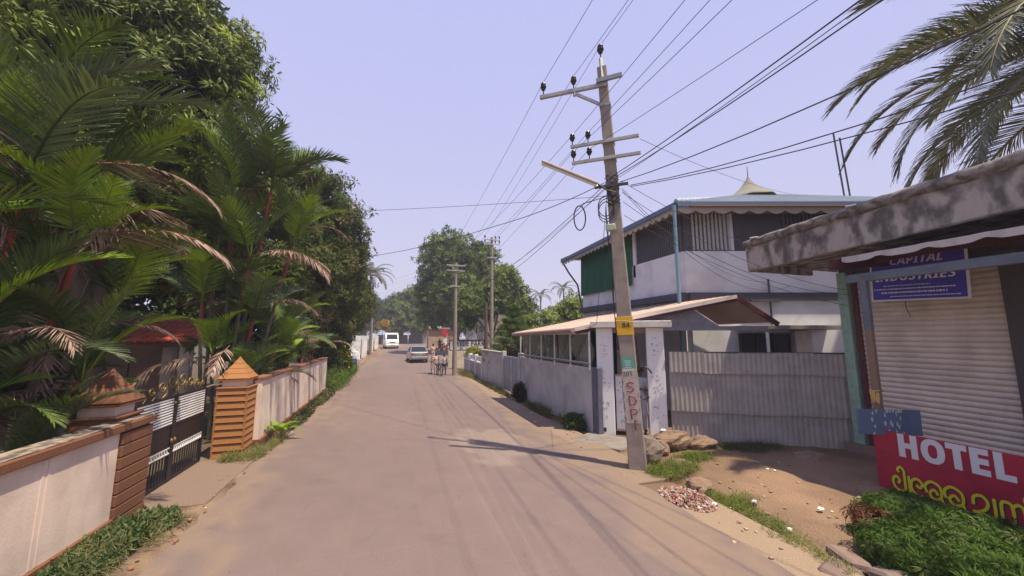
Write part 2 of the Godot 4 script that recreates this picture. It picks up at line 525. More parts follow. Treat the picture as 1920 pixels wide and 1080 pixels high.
	var gap_made := false
	var pal := [Color(1, 1, 1), Color(0.9, 0.9, 0.92), Color(1.05, 1.0, 0.95), Color(0.82, 0.82, 0.82)]
	while z > -24.0:
		var l := rng.randf_range(1.5, 2.6)
		if z < -4.2 and z > -6.0 and not gap_made:
			gap_made = true; z -= 0.95
			continue
		var w0 := 4.78 if z > -9.2 else 4.62
		var inner := 3.93 + (0.03 * maxf(-14.0 - z, 0))
		var m := Mb.new()
		m.col = pal[rng.randi() % 4]
		m.box(Vector3((w0 + inner) / 2 + rng.randf_range(-0.03, 0.03), 0.0 + rise(z), z - l / 2), Vector3(w0 - inner, 0.07, l - 0.025), Basis(Vector3.BACK, rng.randf_range(-0.012, 0.012)), 0.012)
		part("concrete_slab", m, M.slab, pv)
		z -= l
	var ds := boxy(Vector3(5.02, 0.0, -8.35), Vector3(1.05, 0.075, 1.35), 0.012, Basis(Vector3.UP, 0.52))
	part("gate_slab", ds, mat(Color(0.25, 0.22, 0.20), 0.9, "blot", 0.9, "fine_n", 0.5), pv)
	var dv := Mb.new()
	dv.box(Vector3(-3.2, -0.004, -8.3), Vector3(1.25, 0.06, 2.35), Basis.IDENTITY, 0.01)
	tag(part("driveway", dv, mat(Color(0.27, 0.19, 0.15), 0.95, "grit", 0.8, "rough_n", 0.5)), "dusty concrete driveway in front of the iron gate", "", "", "structure")

const D_FRONT := Vector3(0.953, 0, 0.302)   # the house front beside the lane runs this way

func flat_basis(d: Vector3) -> Basis:   # x along d, y up
	var x := d.normalized()
	return Basis(x, Vector3.UP, x.cross(Vector3.UP))

func scallop(l: float, drop: float, dip: float, n: int) -> PackedVector2Array:   # a board l long whose lower edge is cut in n scallops
	var p := PackedVector2Array([Vector2(l, 0), Vector2(0, 0)])
	for k in n * 6 + 1:
		var t := float(k) / (n * 6)
		p.append(Vector2(l * t, -drop - dip * absf(sin(PI * t * n))))
	return p

func right_house():
	var h := thing("two_storey_house", "two-storey white house with grey slatted upper veranda and pale blue hipped roof", "house", Vector3(9.2, 0, -10))
	var fb := flat_basis(D_FRONT)
	var back := Vector3(0.302, 0, -0.953)
	# walls as one shell: road side runs along -z, the front along D_FRONT
	var w := Mb.new()
	w.box(Vector3(0.12, 1.85, -3.6), Vector3(0.24, 3.7, 7.0))
	w.box(Vector3(0, 1.85, 0) + D_FRONT * 5.0 + back * 0.14, Vector3(9.7, 3.7, 0.24), fb)
	part("wall", w, M.house_white, h)
	var bd := Mb.new()
	bd.box(Vector3(-0.02, 3.83, -3.55), Vector3(0.36, 0.24, 7.15))
	bd.box(Vector3(0, 3.83, 0) + D_FRONT * 5.1 + back * 0.1, Vector3(10.0, 0.24, 0.36), fb)
	part("floor_band", bd, M.band, h)
	var pa := Mb.new()
	pa.box(Vector3(0.06, 4.65, -3.5), Vector3(0.18, 1.4, 6.98))
	pa.box(Vector3(0, 4.65, 0) + D_FRONT * 5.0 + back * 0.06, Vector3(9.98, 1.4, 0.18), fb)
	part("parapet", pa, M.house_white, h)
	# dark inside of the veranda
	var iv := Mb.new()
	iv.box(Vector3(1.6, 5.9, -3.2), Vector3(0.1, 1.9, 7.4))
	iv.box(Vector3(0, 5.9, 0) + D_FRONT * 5.6 + back * 1.3, Vector3(8.6, 1.9, 0.1), fb)
	part("inner_wall", iv, M.house_white, h)
	var ce := Mb.new()
	ce.box(Vector3(0.9, 6.72, -4.0), Vector3(2.6, 0.05, 8.4))
	ce.box(Vector3(0, 6.70, 0) + D_FRONT * 5.0 + back * 0.5, Vector3(10.0, 0.05, 2.4), fb)
	part("ceiling", ce, M.timber, h)
	# slats of the road side and of the front
	var s1 := boxy(Vector3.ZERO, Vector3(0.05, 1.36, 0.085), 0.006).mesh()
	for k in 21: part("slat", s1, M.slat_dark, h, Transform3D(Basis.IDENTITY, Vector3(0.06, 6.02, -0.16 - k * 0.118)))
	var bk: StandardMaterial3D = M.slat_dark
	part("slat_backing", boxy(Vector3(0.09, 6.0, -1.4), Vector3(0.02, 1.36, 2.6)), bk, h)
	part("slat_backing", boxy(D_FRONT * 6.6 + back * 0.1 + Vector3(0, 6.02, 0), Vector3(6.0, 1.36, 0.02), 0.0, fb), bk, h)
	var s2 := boxy(Vector3.ZERO, Vector3(0.075, 1.36, 0.05), 0.006).mesh()
	for k in 46:
		var s := 0.10 + k * 0.135
		if s < 0.34: continue
		if s > 1.62 and s < 3.35:
			continue
		part("slat", s2, M.slat_light if s < 1.7 else M.slat_dark, h, Transform3D(fb, D_FRONT * s + Vector3(0, 6.02, 0) + back * 0.04))
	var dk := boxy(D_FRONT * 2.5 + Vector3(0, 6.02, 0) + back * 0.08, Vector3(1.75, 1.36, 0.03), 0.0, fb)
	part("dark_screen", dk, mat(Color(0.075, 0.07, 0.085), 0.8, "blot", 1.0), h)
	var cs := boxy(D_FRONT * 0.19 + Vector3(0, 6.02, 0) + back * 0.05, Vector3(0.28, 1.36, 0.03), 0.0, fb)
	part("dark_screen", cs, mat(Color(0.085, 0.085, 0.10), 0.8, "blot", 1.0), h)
	var hr := Mb.new()
	for y in [5.36, 6.68]:
		hr.box(Vector3(0.06, y, -3.5), Vector3(0.1, 0.06, 6.9))
		hr.box(Vector3(0, y, 0) + D_FRONT * 5.0 + back * 0.05, Vector3(9.9, 0.06, 0.1), fb)
	part("rail", hr, M.slat_dark, h)
	part("corner_post", boxy(Vector3(0.05, 5.8, -2.66), Vector3(0.16, 1.9, 0.16), 0.01), M.house_white, h)
	# green shade net stretched over the far half of the veranda, slightly wavy
	var nt := Mb.new()
	for k in 24:
		var z0 := -2.76 - k * 0.18
		var a := 0.035 * sin(k * 1.7) + 0.02 * sin(k * 0.6)
		var b := 0.035 * sin((k + 1) * 1.7) + 0.02 * sin((k + 1) * 0.6)
		nt.quad(Vector3(-0.12 + b, 4.57, z0 - 0.18), Vector3(-0.12 + a, 4.57, z0), Vector3(-0.06 + a * 0.5, 6.6, z0), Vector3(-0.06 + b * 0.5, 6.6, z0 - 0.18))
	tag(part("shade_net", nt, M.net, h), "green shade net hung on the veranda")
	# hipped roof of pale blue sheets
	var c0 := Vector3(-0.6, 6.80, 0.45)
	var c1 := Vector3(-0.6, 6.62, -8.3)
	var c2 := Vector3(-0.6, 6.80, -8.3) + D_FRONT * 12.0
	var c3 := c0 + D_FRONT * 12.0
	var ap := Vector3(5.86, 8.75, -2.6)
	var ap2 := Vector3(8.6, 8.75, -2.2)
	var ro := Mb.new()
	for lift in [0.0, 0.05]:
		var y := Vector3(0, lift, 0)
		ro.quad(c0 + y, c3 + y, ap2 + y, ap + y); ro.tri(c1 + y, c0 + y, ap + y); ro.quad(c2 + y, c1 + y, ap + y, ap2 + y); ro.tri(c3 + y, c2 + y, ap2 + y)
	var roof := part("roof", ro, M.roof_blue, h)
	var rib := Mb.new()
	for k in 56:
		var f := (k + 0.5) / 56.0
		var lo := c0.lerp(c3, f) + Vector3(0, 0.06, 0)
		var inw := back * 4.35 + Vector3(0, 1.95, 0)
		var t := minf(1.0, minf(f * 12.0 / 4.9, (1.0 - f) * 12.0 / 4.9))
		rib.bar(lo, lo + inw * t * 0.98, 0.03, 0.025)
	part("sheet_rib", rib, M.roof_blue, roof, Transform3D.IDENTITY, "stuff")
	var hc := Mb.new()
	for e in [[c0, ap], [c1, ap], [ap, ap2], [c3, ap2]]:
		var n := 22
		for k in n:
			var a: Vector3 = e[0].lerp(e[1], float(k) / n) + Vector3(0, 0.07, 0)
			var b: Vector3 = e[0].lerp(e[1], (k + 0.94) / n) + Vector3(0, 0.085, 0)
			hc.tube([a, b], [0.075, 0.095], 6)
	part("hip_cap", hc, M.roof_blue, roof, Transform3D.IDENTITY, "stuff")
	var bb := Mb.new()
	bb.bar(c0 + Vector3(0, -0.03, 0), c1 + Vector3(0, -0.03, 0), 0.06, 0.16)
	bb.bar(c0 + Vector3(0, -0.03, 0) + D_FRONT * 0.04, c3 + Vector3(0, -0.03, 0), 0.06, 0.16)
	part("eave_board", bb, M.trim_blue, h)
	var f1 := Mb.new()
	f1.prism(scallop(8.7, 0.10, 0.12, 26), -0.01, 0.01)
	part("scalloped_fascia", f1, M.lace, h, Transform3D(Basis(Vector3(0, -0.018, -1).normalized(), Vector3.UP, Vector3(1, 0, 0)), c0 + Vector3(0.05, -0.10, -0.05)))
	var f2 := Mb.new()
	f2.prism(scallop(11.6, 0.12, 0.12, 20), -0.01, 0.01)
	part("scalloped_fascia", f2, M.lace, h, Transform3D(fb, c0 + Vector3(0.08, -0.10, -0.02)))
	# cupola: a little flared hut roof with a spike
	var cu := Mb.new()
	cu.lathe(Vector3(6.1, 8.66, -2.4), [Vector2(1.12, 0), Vector2(1.10, 0.05), Vector2(0.66, 0.36), Vector2(0.33, 0.66), Vector2(0.1, 0.98), Vector2(0.025, 1.14), Vector2(0.012, 1.65)], 8)
	tag(part("cupola", cu, M.straw, h), "weathered straw-coloured cupola with a spike")
	var bp := Mb.new()
	bp.tube([Vector3(-0.66, 0, 0.42), Vector3(-0.66, 6.72, 0.42)], 0.055, 10)
	tag(part("eave_post", bp, M.post_blue, h), "slim blue steel post under the eave corner")
	var br := Mb.new()
	br.tube([Vector3(-0.55, 6.55, -8.25), Vector3(-0.35, 5.9, -7.9), Vector3(-0.05, 5.2, -7.5), Vector3(0.02, 3.9, -7.2)], 0.045, 6)
	part("drain_pipe", br, M.slat_dark, h)
	# ground floor of the front: sunshade slab, dark opening, pier
	part("sunshade_slab", boxy(D_FRONT * 3.0 + Vector3(0, 2.80, 0) - back * 0.34, Vector3(3.1, 0.13, 0.72), 0.01, fb), mat(Color(0.25, 0.235, 0.235), 0.9, "blot", 0.8), h)
	var wn := boxy(D_FRONT * 2.44 + Vector3(0, 1.75, 0) - back * 0.0, Vector3(1.6, 1.75, 0.06), 0.0, fb)
	var win := part("window", wn, M.glass, h)
	var wf := Mb.new()
	for x in [-0.8, -0.27, 0.27, 0.8]: wf.box(D_FRONT * (2.44 + x) + Vector3(0, 1.75, 0) - back * 0.045, Vector3(0.05, 1.75, 0.05), fb)
	part("window_frame", wf, mat(Color(0.055, 0.03, 0.03), 0.7), win)
	part("pier", boxy(D_FRONT * 3.62 + Vector3(0, 1.35, 0) - back * 0.06, Vector3(0.55, 2.7, 0.2), 0.01, fb), mat(Color(0.66, 0.58, 0.52), 0.85, "blot", 0.6), h)
	var pi := Mb.new()
	pi.tube([D_FRONT * 2.72 - back * 0.05 + Vector3(0, 2.85, 0), D_FRONT * 2.72 - back * 0.05 + Vector3(0, 4.4, 0)], 0.03, 6)
	pi.box(D_FRONT * 2.5 - back * 0.12 + Vector3(0, 3.68, 0), Vector3(0.95, 0.07, 0.16), fb)
	part("conduit", pi, M.slat_dark, h)
	# two thin steel bars standing above the roof far right
	for k in 2:
		var rb := Mb.new()
		var x := 17.25 + k * 0.36
		rb.tube([Vector3(x + 0.35, 7.2, -10.0), Vector3(x + 0.05, 10.95 - k * 0.12, -10.0)], 0.035, 6)
		solo("steel_bar", rb, M.wire, ["longer rusty reinforcement bar rising behind the house roof, left of two", "shorter rusty reinforcement bar rising behind the house roof, right of two"][k], "steel bar", "bars above the roof")
	# porch roof between compound wall and house: gable of tan sheets
	var p := thing("porch_roof", "tan corrugated porch roof with red-edged gable between grey wall and white house", "roof", Vector3(4.72, 2.74, -9.28))
	var rg := Vector3(4.24, 0.90, 1.36)      # ridge at the gable
	var re := Vector3(5.30, 0.16, 1.66)      # right eave at the gable
	var lg := Vector3(0, -0.07, -5.25)       # run of the eave away from the gable
	var sh := Mb.new()
	var N := 46
	for k in N:
		for row in [[Vector3.ZERO, rg], [rg, re]]:
			var t0 := float(k) / N
			var t1 := float(k + 1) / N
			var wv := [0.018 * sin(t0 * N * PI), 0.018 * sin(t1 * N * PI + 0.0)]
			wv = [0.016 * (1.0 if k % 2 == 0 else -1.0), 0.016 * (-1.0 if k % 2 == 0 else 1.0)]
			var run: Vector3 = lg if row[0] == Vector3.ZERO else Vector3(0.0, 0, -2.0)
			if row[0] != Vector3.ZERO and t1 > 0.98: continue
			var u0 := Vector3(0, wv[0], 0)
			var u1 := Vector3(0, wv[1], 0)
			sh.quad(row[0] + run * t0 + u0, row[1] + run * t0 + u0, row[1] + run * t1 + u1, row[0] + run * t1 + u1)
	part("roof_sheet", sh, M.tan_roof, p)
	var ed := Mb.new()
	ed.bar(Vector3(0, -0.035, 0.03), rg + Vector3(0, -0.035, 0.03), 0.04, 0.1)
	part("gable_edge", ed, mat(Color(0.62, 0.54, 0.50), 0.7), p)
	var ed2 := Mb.new()
	ed2.bar(Vector3(0.05, -0.12, 0.0), rg + Vector3(0, -0.12, 0), 0.035, 0.09)
	ed2.bar(rg + Vector3(0, -0.06, 0.03), re + Vector3(0, -0.06, 0.03), 0.04, 0.13)
	part("gable_batten", ed2, M.maroon, p)
	var gu := Mb.new()
	gu.tube([Vector3(-0.06, -0.06, 0.05), Vector3(-0.06, -0.14, -5.3)], 0.07, 8)
	part("gutter", gu, mat(Color(0.33, 0.22, 0.20), 0.7, "blot", 1.0), p)
	var rf := Mb.new()
	for k in 6: rf.bar(Vector3(0.05, -0.08, -0.3 - k * 0.95), rg + Vector3(0, -0.08, -0.3 - k * 0.95 - rg.z * 0.3), 0.06, 0.08)
	part("rafter", rf, M.maroon, p)
	var fs := Mb.new()
	fs.tri(Vector3(1.9, 0.02, 0.35), Vector3(4.0, 0.02, 1.05), Vector3(3.2, 0.60, 0.75))
	fs.box(Vector3(3.6, 0.0, 0.9), Vector3(3.4, 0.12, 0.1), fb)
	part("gable_panel", fs, mat(Color(0.30, 0.29, 0.32), 0.8, "blot", 1.0), p)
	for q in [Vector3(0.75, 0, -5.0), Vector3(0.75, 0, -2.6), Vector3(5.1, 0, 1.5)]:
		var st := Mb.new()
		st.tube([Vector3(q.x, -2.74, q.z), Vector3(q.x, -0.1, q.z)], 0.04, 8)
		part("post", st, M.white, p)
	# dim room under the porch
	var pw := boxy(Vector3(7.2, 1.3, -10.9), Vector3(0.1, 2.6, 3.6), 0.0, Basis(Vector3.UP, -1.2))
	solo("porch_wall", pw, M.house_white, "pale inner wall under the porch roof behind the gate", "wall")

func left_walls():
	# near wall
	var w := thing("boundary_wall", "cream boundary wall with brown coping at the bottom left corner", "wall", Vector3(-3.35, 0, -6.45))
	for k in 3: part("wall_panel", boxy(Vector3(-0.08, 0.63, 0.85 + k * 1.7), Vector3(0.16, 1.27, 1.695), 0.004), M.cream, w)
	var bt := Mb.new()
	for z in [1.06, 1.13, 3.4]: bt.box(Vector3(0.002, 0.72, z), Vector3(0.008, 1.05, 0.04), Basis.IDENTITY, 0.002)
	part("batten", bt, M.cream, w)
	part("coping", boxy(Vector3(-0.09, 1.315, 2.2), Vector3(0.29, 0.10, 5.8), 0.012), M.brown, w)
	part("coping_top", boxy(Vector3(-0.10, 1.372, 2.2), Vector3(0.25, 0.016, 5.7), 0.004), mat(Color(0.33, 0.26, 0.21), 0.95, "stain", 1.0), w)
	part("plinth", boxy(Vector3(-0.06, 0.09, 2.55), Vector3(0.20, 0.2, 5.1), 0.008), M.brown, w)
	for k in 8: part("plank", boxy(Vector3(-0.05, 0.085 + k * 0.154, -0.335), Vector3(0.17, 0.143, 0.655), 0.01), M.brown, w)
	part("plank_backing", boxy(Vector3(-0.1, 0.64, -0.335), Vector3(0.18, 1.28, 0.64)), M.orange_dark, w)
	gate_pillar("squat brown gate pillar with tiled pyramid cap behind the near wall end", Vector3(-3.70, 0, -6.78), 0.52, M.brown, 0.0)
	gate_pillar("bright orange banded gate pillar with tiled pyramid cap, beyond the iron gate", Vector3(-3.18, 0, -9.86), 0.56, M.orange, 1.0)
	# far wall
	var f := thing("boundary_wall", "long pale boundary wall with brown plinth running away beyond the orange pillar", "wall", Vector3(-2.80, 0, -10.16))
	var cuts := [0.0, 1.35, 3.1, 3.62, 5.6, 7.4, 9.1]
	for k in 6: part("wall_panel", boxy(Vector3(-0.08 + 0.006 * (k % 2), 0.76, -(cuts[k] + cuts[k + 1]) / 2.0), Vector3(0.16, 1.52, cuts[k + 1] - cuts[k] - 0.012), 0.006), M.cream, f)
	part("wall_core", boxy(Vector3(-0.09, 0.75, -4.55), Vector3(0.12, 1.5, 9.0)), M.brown, f)
	part("coping", boxy(Vector3(-0.08, 1.555, -4.55), Vector3(0.24, 0.075, 9.14), 0.01), mat(Color(0.25, 0.115, 0.07), 0.8, "blot", 1.0, "fine_n", 0.4), f)
	part("plinth", boxy(Vector3(-0.05, 0.10, -4.55), Vector3(0.22, 0.22, 9.12), 0.01), M.brown, f)

func gate_pillar(label: String, at: Vector3, w: float, m: Material, turn: float):
	var p := thing("gate_pillar", label, "pillar", at)
	part("core", boxy(Vector3(0, 0.72, 0), Vector3(w - 0.07, 1.44, w - 0.07)), M.orange_dark, p)
	for k in 10:
		var b := Mb.new()
		b.frustum(Vector3(0, 0.015 + k * 0.142, 0), Vector2(w + 0.02, w + 0.02), Vector2(w - 0.025, w - 0.025), 0.120)
		part("band", b, m, p)
	var tr := Mb.new()
	for s in [[1, 1], [-1, 1], [1, -1]]: tr.box(Vector3(s[0] * (w / 2 - 0.012), 0.715, s[1] * (w / 2 - 0.012)), Vector3(0.035, 1.43, 0.035))
	if turn > 0.0: part("corner_trim", tr, m, p)
	part("neck", boxy(Vector3(0, 1.51, 0), Vector3(w - 0.12, 0.15, w - 0.12), 0.006), M.cream, p)
	part("collar", boxy(Vector3(0, 1.43, 0), Vector3(w + 0.04, 0.03, w + 0.04), 0.006), m, p)
	part("eave_slab", boxy(Vector3(0, 1.60, 0), Vector3(w + 0.03, 0.05, w + 0.03), 0.008), m, p)
	var y := 1.625
	for k in 4:
		var a := (w + 0.03) * (1.0 - k * 0.235)
		var b := (w + 0.03) * (1.0 - (k + 1) * 0.235) + 0.0
		var c := Mb.new()
		c.frustum(Vector3(0, y, 0), Vector2(a, a), Vector2(b - 0.035, b - 0.035).max(Vector2(0.03, 0.03)), 0.115)
		c.frustum(Vector3(0, y - 0.022, 0), Vector2(a, a), Vector2(a, a), 0.021)
		part("tile_course", c, m, p)
		y += 0.102
	var fin := Mb.new()
	fin.frustum(Vector3(0, y - 0.004, 0), Vector2(0.06, 0.06), Vector2(0.01, 0.01), 0.045)
	part("cap_tip", fin, m, p)

func left_gate():
	var g := thing("iron_gate", "black double-leaf iron gate with white slats and gold scrolls between two pillars", "gate", Vector3(-3.60, 0, -8.30))
	for lf in 2:
		var sg := 1.0 if lf == 0 else -1.0
		var fr := Mb.new()
		for z in [0.03, 1.12]: fr.box(Vector3(0, 0.76, sg * z), Vector3(0.045, 1.44, 0.055), Basis.IDENTITY, 0.005)
		for y in [0.07, 0.50, 0.62, 0.985, 1.47]: fr.box(Vector3(0, y, sg * 0.575), Vector3(0.035, 0.035, 1.09))
		part("gate_frame", fr, M.iron, g)
		for k in 10: part("slat", boxy(Vector3(0.005, 1.02 + k * 0.0455, sg * 0.575), Vector3(0.018, 0.026, 1.04), 0.003), M.white, g)
		part("gate_panel", boxy(Vector3(0, 0.80, sg * 0.575), Vector3(0.012, 0.36, 1.06)), M.iron, g)
		part("slat_backing", boxy(Vector3(-0.02, 1.23, sg * 0.575), Vector3(0.006, 0.46, 1.06)), M.iron, g)
		var lt := Mb.new()
		for k in 14:
			var z := sg * (0.09 + k * 0.075)
			lt.bar(Vector3(0.012, 0.515, z), Vector3(0.012, 0.605, z + sg * 0.05), 0.012, 0.012)
		for y in [0.515, 0.605]: lt.box(Vector3(0.01, y, sg * 0.575), Vector3(0.02, 0.02, 1.04))
		part("lattice_band", lt, M.white, g)
		for k in 12:
			var vb := Mb.new()
			vb.tube([Vector3(0, 0.07, sg * (0.115 + k * 0.083)), Vector3(0, 0.5, sg * (0.115 + k * 0.083))], 0.011, 6)
			part("bar", vb, M.iron, g)
		for k in 4:   # scrolls, tall at the middle of the gate
			var sc := Mb.new()
			var pts := []
			var y0: float = 1.50
			var big: float = [0.40, 0.29, 0.22, 0.16][k]
			var zc: float = [0.16, 0.46, 0.74, 0.97][k]
			for i in 26:
				var t := i / 25.0
				var a := t * TAU * 1.35
				var rr := big * 0.32 * (1.0 - 0.72 * t)
				pts.append(Vector3(0, y0 + big * 0.62 + rr * sin(a + PI), sg * (zc + rr * cos(a + PI) * 1.2)))
			pts.push_front(Vector3(0, y0 + big * 0.2, sg * (zc - big * 0.55)))
			pts.push_front(Vector3(0, y0 - 0.02, sg * (zc - big * 0.1)))
			sc.tube(pts, 0.016, 6)
			part("scroll", sc, M.gold, g)
	for lf in [1.0, -1.0]:
		var kn := Mb.new()
		kn.ball(Vector3(0.03, 1.36, lf * 0.05), Vector3(0.025, 0.03, 0.025), 6)
		kn.ball(Vector3(0.03, 0.72, lf * 0.05), Vector3(0.025, 0.04, 0.025), 6)
		part("knob", kn, M.gold, g)

func red_roof_house():
	var h := thing("red_roofed_house", "low house with red tiled porch roof behind the iron gate and palms", "house", Vector3(-8.2, 0, -14.5))
	part("wall", boxy(Vector3(-1.4, 1.6, -1.6), Vector3(5.6, 3.2, 0.25)), mat(Color(0.33, 0.20, 0.13), 0.85, "blot", 0.5), h)
	part("side_wall", boxy(Vector3(-4.1, 1.6, 0.6), Vector3(0.25, 3.2, 4.2)), mat(Color(0.33, 0.20, 0.13), 0.85, "blot", 0.5), h)
	var dr := part("door", boxy(Vector3(-0.6, 1.05, -1.45), Vector3(1.0, 2.1, 0.08)), M.timber, h)
	part("handle", boxy(Vector3(-0.2, 1.05, -1.39), Vector3(0.03, 0.14, 0.03)), M.gold, dr)
	var up := mat(Color(0.50, 0.42, 0.33), 0.85, "blot", 0.6)
	for x in [2.45, 1.7]: part("porch_column", boxy(Vector3(x, 1.1, 0.9 - (2.45 - x)), Vector3(0.26, 2.2, 0.26), 0.01), up, h)
	part("roof_deck", boxy(Vector3(1.0, 2.72, 0.05), Vector3(3.3, 0.08, 2.4), 0.0, Basis(Vector3.RIGHT, deg_to_rad(19.0))), M.orange_dark, h)
	var b := Basis(Vector3.RIGHT, deg_to_rad(19.0))
	for r in 5:
		for k in 16:
			var m := tile_mesh()
			part("roof_tile", m, M.red_tile, h, Transform3D(b, Vector3(1.0, 2.77, 0.05) + b * Vector3(-1.6 + k * 0.213, 0.012, 1.1 - r * 0.46)))

var tile_cache: ArrayMesh
func tile_mesh() -> ArrayMesh:
	if tile_cache: return tile_cache
	var m := Mb.new()
	for k in 4:
		var a := PI * k / 4
		var c := PI * (k + 1) / 4
		m.quad(Vector3(-0.1 * cos(a), 0.045 * sin(a), 0.25), Vector3(-0.1 * cos(c), 0.045 * sin(c), 0.25), Vector3(-0.1 * cos(c), 0.045 * sin(c) - 0.02, -0.25), Vector3(-0.1 * cos(a), 0.045 * sin(a) - 0.02, -0.25))
	tile_cache = m.mesh()
	return tile_cache

func right_walls():
	var w := thing("compound_wall", "long grey compound wall topped with a plastic-sheeted screen, left of the white gate pillars", "wall", Vector3(5.12, 0, -9.15))
	part("wall_panel", boxy(Vector3(0.08, 0.84, -2.95), Vector3(0.16, 1.70, 5.9), 0.01), M.wall_gray, w)
	part("return_panel", boxy(Vector3(0.08, 0.85, 0.17), Vector3(0.14, 1.70, 0.30), 0.01), mat(Color(0.12, 0.125, 0.185), 0.7, "blot", 0.7), w)
	var sc := Mb.new()
	sc.prism(scallop(5.9, 0.03, 0.035, 56), -0.008, 0.008)
	part("scalloped_edge", sc, mat(Color(0.22, 0.21, 0.21), 0.6, "grain", 1.0), w, Transform3D(flat_basis(Vector3(0, 0, -1)), Vector3(-0.03, 1.80, 0.0)))
	for k in 6:
		var m := Mb.new()
		m.tube([Vector3(-0.01, 1.62, -0.03 - k * 1.15), Vector3(-0.01, 2.66, -0.03 - k * 1.15)], 0.03, 8)
		part("post", m, M.white, w)
	var rl := Mb.new()
	rl.bar(Vector3(-0.01, 2.6, 0.0), Vector3(-0.01, 2.6, -5.8), 0.04, 0.04)
	rl.bar(Vector3(-0.01, 1.80, 0.0), Vector3(-0.01, 1.80, -5.8), 0.04, 0.03)
	part("rail", rl, M.white, w)
	for k in 5:   # clear plastic sheets hanging in soft folds
		var m := Mb.new()
		var ph := rng.randf() * 6.0
		var at := func(i: int, j: int) -> Vector3:
			var a := i / 16.0
			var b := j / 8.0
			return Vector3(0.08 + 0.085 * sin(a * 8.0 + ph + b * (4.0 - 3.0 * (k % 3))) * (0.5 + b * 0.5) + 0.02 * sin(a * 21.0 + b * 5.0), 1.80 + b * 0.78, -0.06 - k * 1.15 - a * 1.09)
		for i in 16:
			for j in 8: m.quad(at.call(i + 1, j), at.call(i, j), at.call(i, j + 1), at.call(i + 1, j + 1))
		part("plastic_sheet", m, M.plastic, w)
	var gn := Mb.new()
	for k in 10: gn.quad(Vector3(0.42 + 0.03 * (k % 2), 1.5, 0.35 - (k + 1) * 0.12), Vector3(0.42 + 0.03 * ((k + 1) % 2), 1.5, 0.35 - k * 0.12), Vector3(0.42 + 0.03 * ((k + 1) % 2), 2.66, 0.35 - k * 0.12), Vector3(0.42 + 0.03 * (k % 2), 2.66, 0.35 - (k + 1) * 0.12))
	tag(part("shade_net", gn, M.net, w), "green shade net at the gate end")
	var bn := Mb.new()
	for k in 14: bn.quad(Vector3(0.9 + 0.05 * (k % 2), 1.0, -0.2 - (k + 1) * 0.42), Vector3(0.9 + 0.05 * ((k + 1) % 2), 1.0, -0.2 - k * 0.42), Vector3(0.9 + 0.05 * ((k + 1) % 2), 2.7, -0.2 - k * 0.42), Vector3(0.9 + 0.05 * (k % 2), 2.7, -0.2 - (k + 1) * 0.42))
	part("inner_net", bn, M.net, w)
	# sheet metal gate further on, then a plain wall
	var g := thing("metal_gate", "grey-blue sheet metal side gate between two lengths of grey wall", "gate", Vector3(5.10, 0, -15.1))
	for k in 2:
		part("gate_leaf", boxy(Vector3(0.04, 0.86, -0.6 - k * 1.18), Vector3(0.04, 1.55, 1.14), 0.006), mat(Color(0.33, 0.345, 0.42), 0.6, "blot", 0.8), g)
		for j in 3: part("stiffener", boxy(Vector3(0.012, 0.86, -0.22 - k * 1.18 - j * 0.38), Vector3(0.02, 1.5, 0.05)), mat(Color(0.29, 0.30, 0.37), 0.6), g)
	for z in [0.05, -2.45]: part("gate_post", boxy(Vector3(0.06, 0.92, z), Vector3(0.2, 1.84, 0.2), 0.01), M.wall_gray, g)
	var q := thing("compound_wall", "short grey wall with chipped end beyond the metal side gate", "wall", Vector3(5.12, 0, -17.75))
	part("wall_panel", boxy(Vector3(0.08, 0.86, -1.1), Vector3(0.16, 1.72, 2.2), 0.01), M.wall_gray, q)
	part("wall_panel", boxy(Vector3(0.12, 0.88, -3.4), Vector3(0.16, 1.74, 2.3), 0.01), M.wall_gray, q)
	part("coping", boxy(Vector3(0.08, 1.755, -2.25), Vector3(0.24, 0.05, 4.5), 0.01), mat(Color(0.42, 0.41, 0.44), 0.9, "blot", 0.9), q)
	var lw := thing("low_wall", "low grey garden wall with white posts and pale tile capping", "wall", Vector3(5.18, 0, -22.4))
	for k in 4:
		var y := rise(-22.4 - k * 1.9)
		part("post", boxy(Vector3(0.1, 0.66 + y, -k * 1.9), Vector3(0.22, 1.42, 0.22), 0.012), M.white, lw)
		if k < 3:
			part("wall_panel", boxy(Vector3(0.1, 0.42 + y, -0.95 - k * 1.9), Vector3(0.14, 0.95, 1.68), 0.01), mat(Color(0.44, 0.41, 0.42), 0.9, "blot", 0.7), lw)
			part("capping", boxy(Vector3(0.1, 0.91 + y, -0.95 - k * 1.9), Vector3(0.22, 0.05, 1.68), 0.008), M.white, lw)
			part("railing", boxy(Vector3(0.1, 1.15 + y, -0.95 - k * 1.9), Vector3(0.05, 0.3, 1.68), 0.008), M.white, lw)

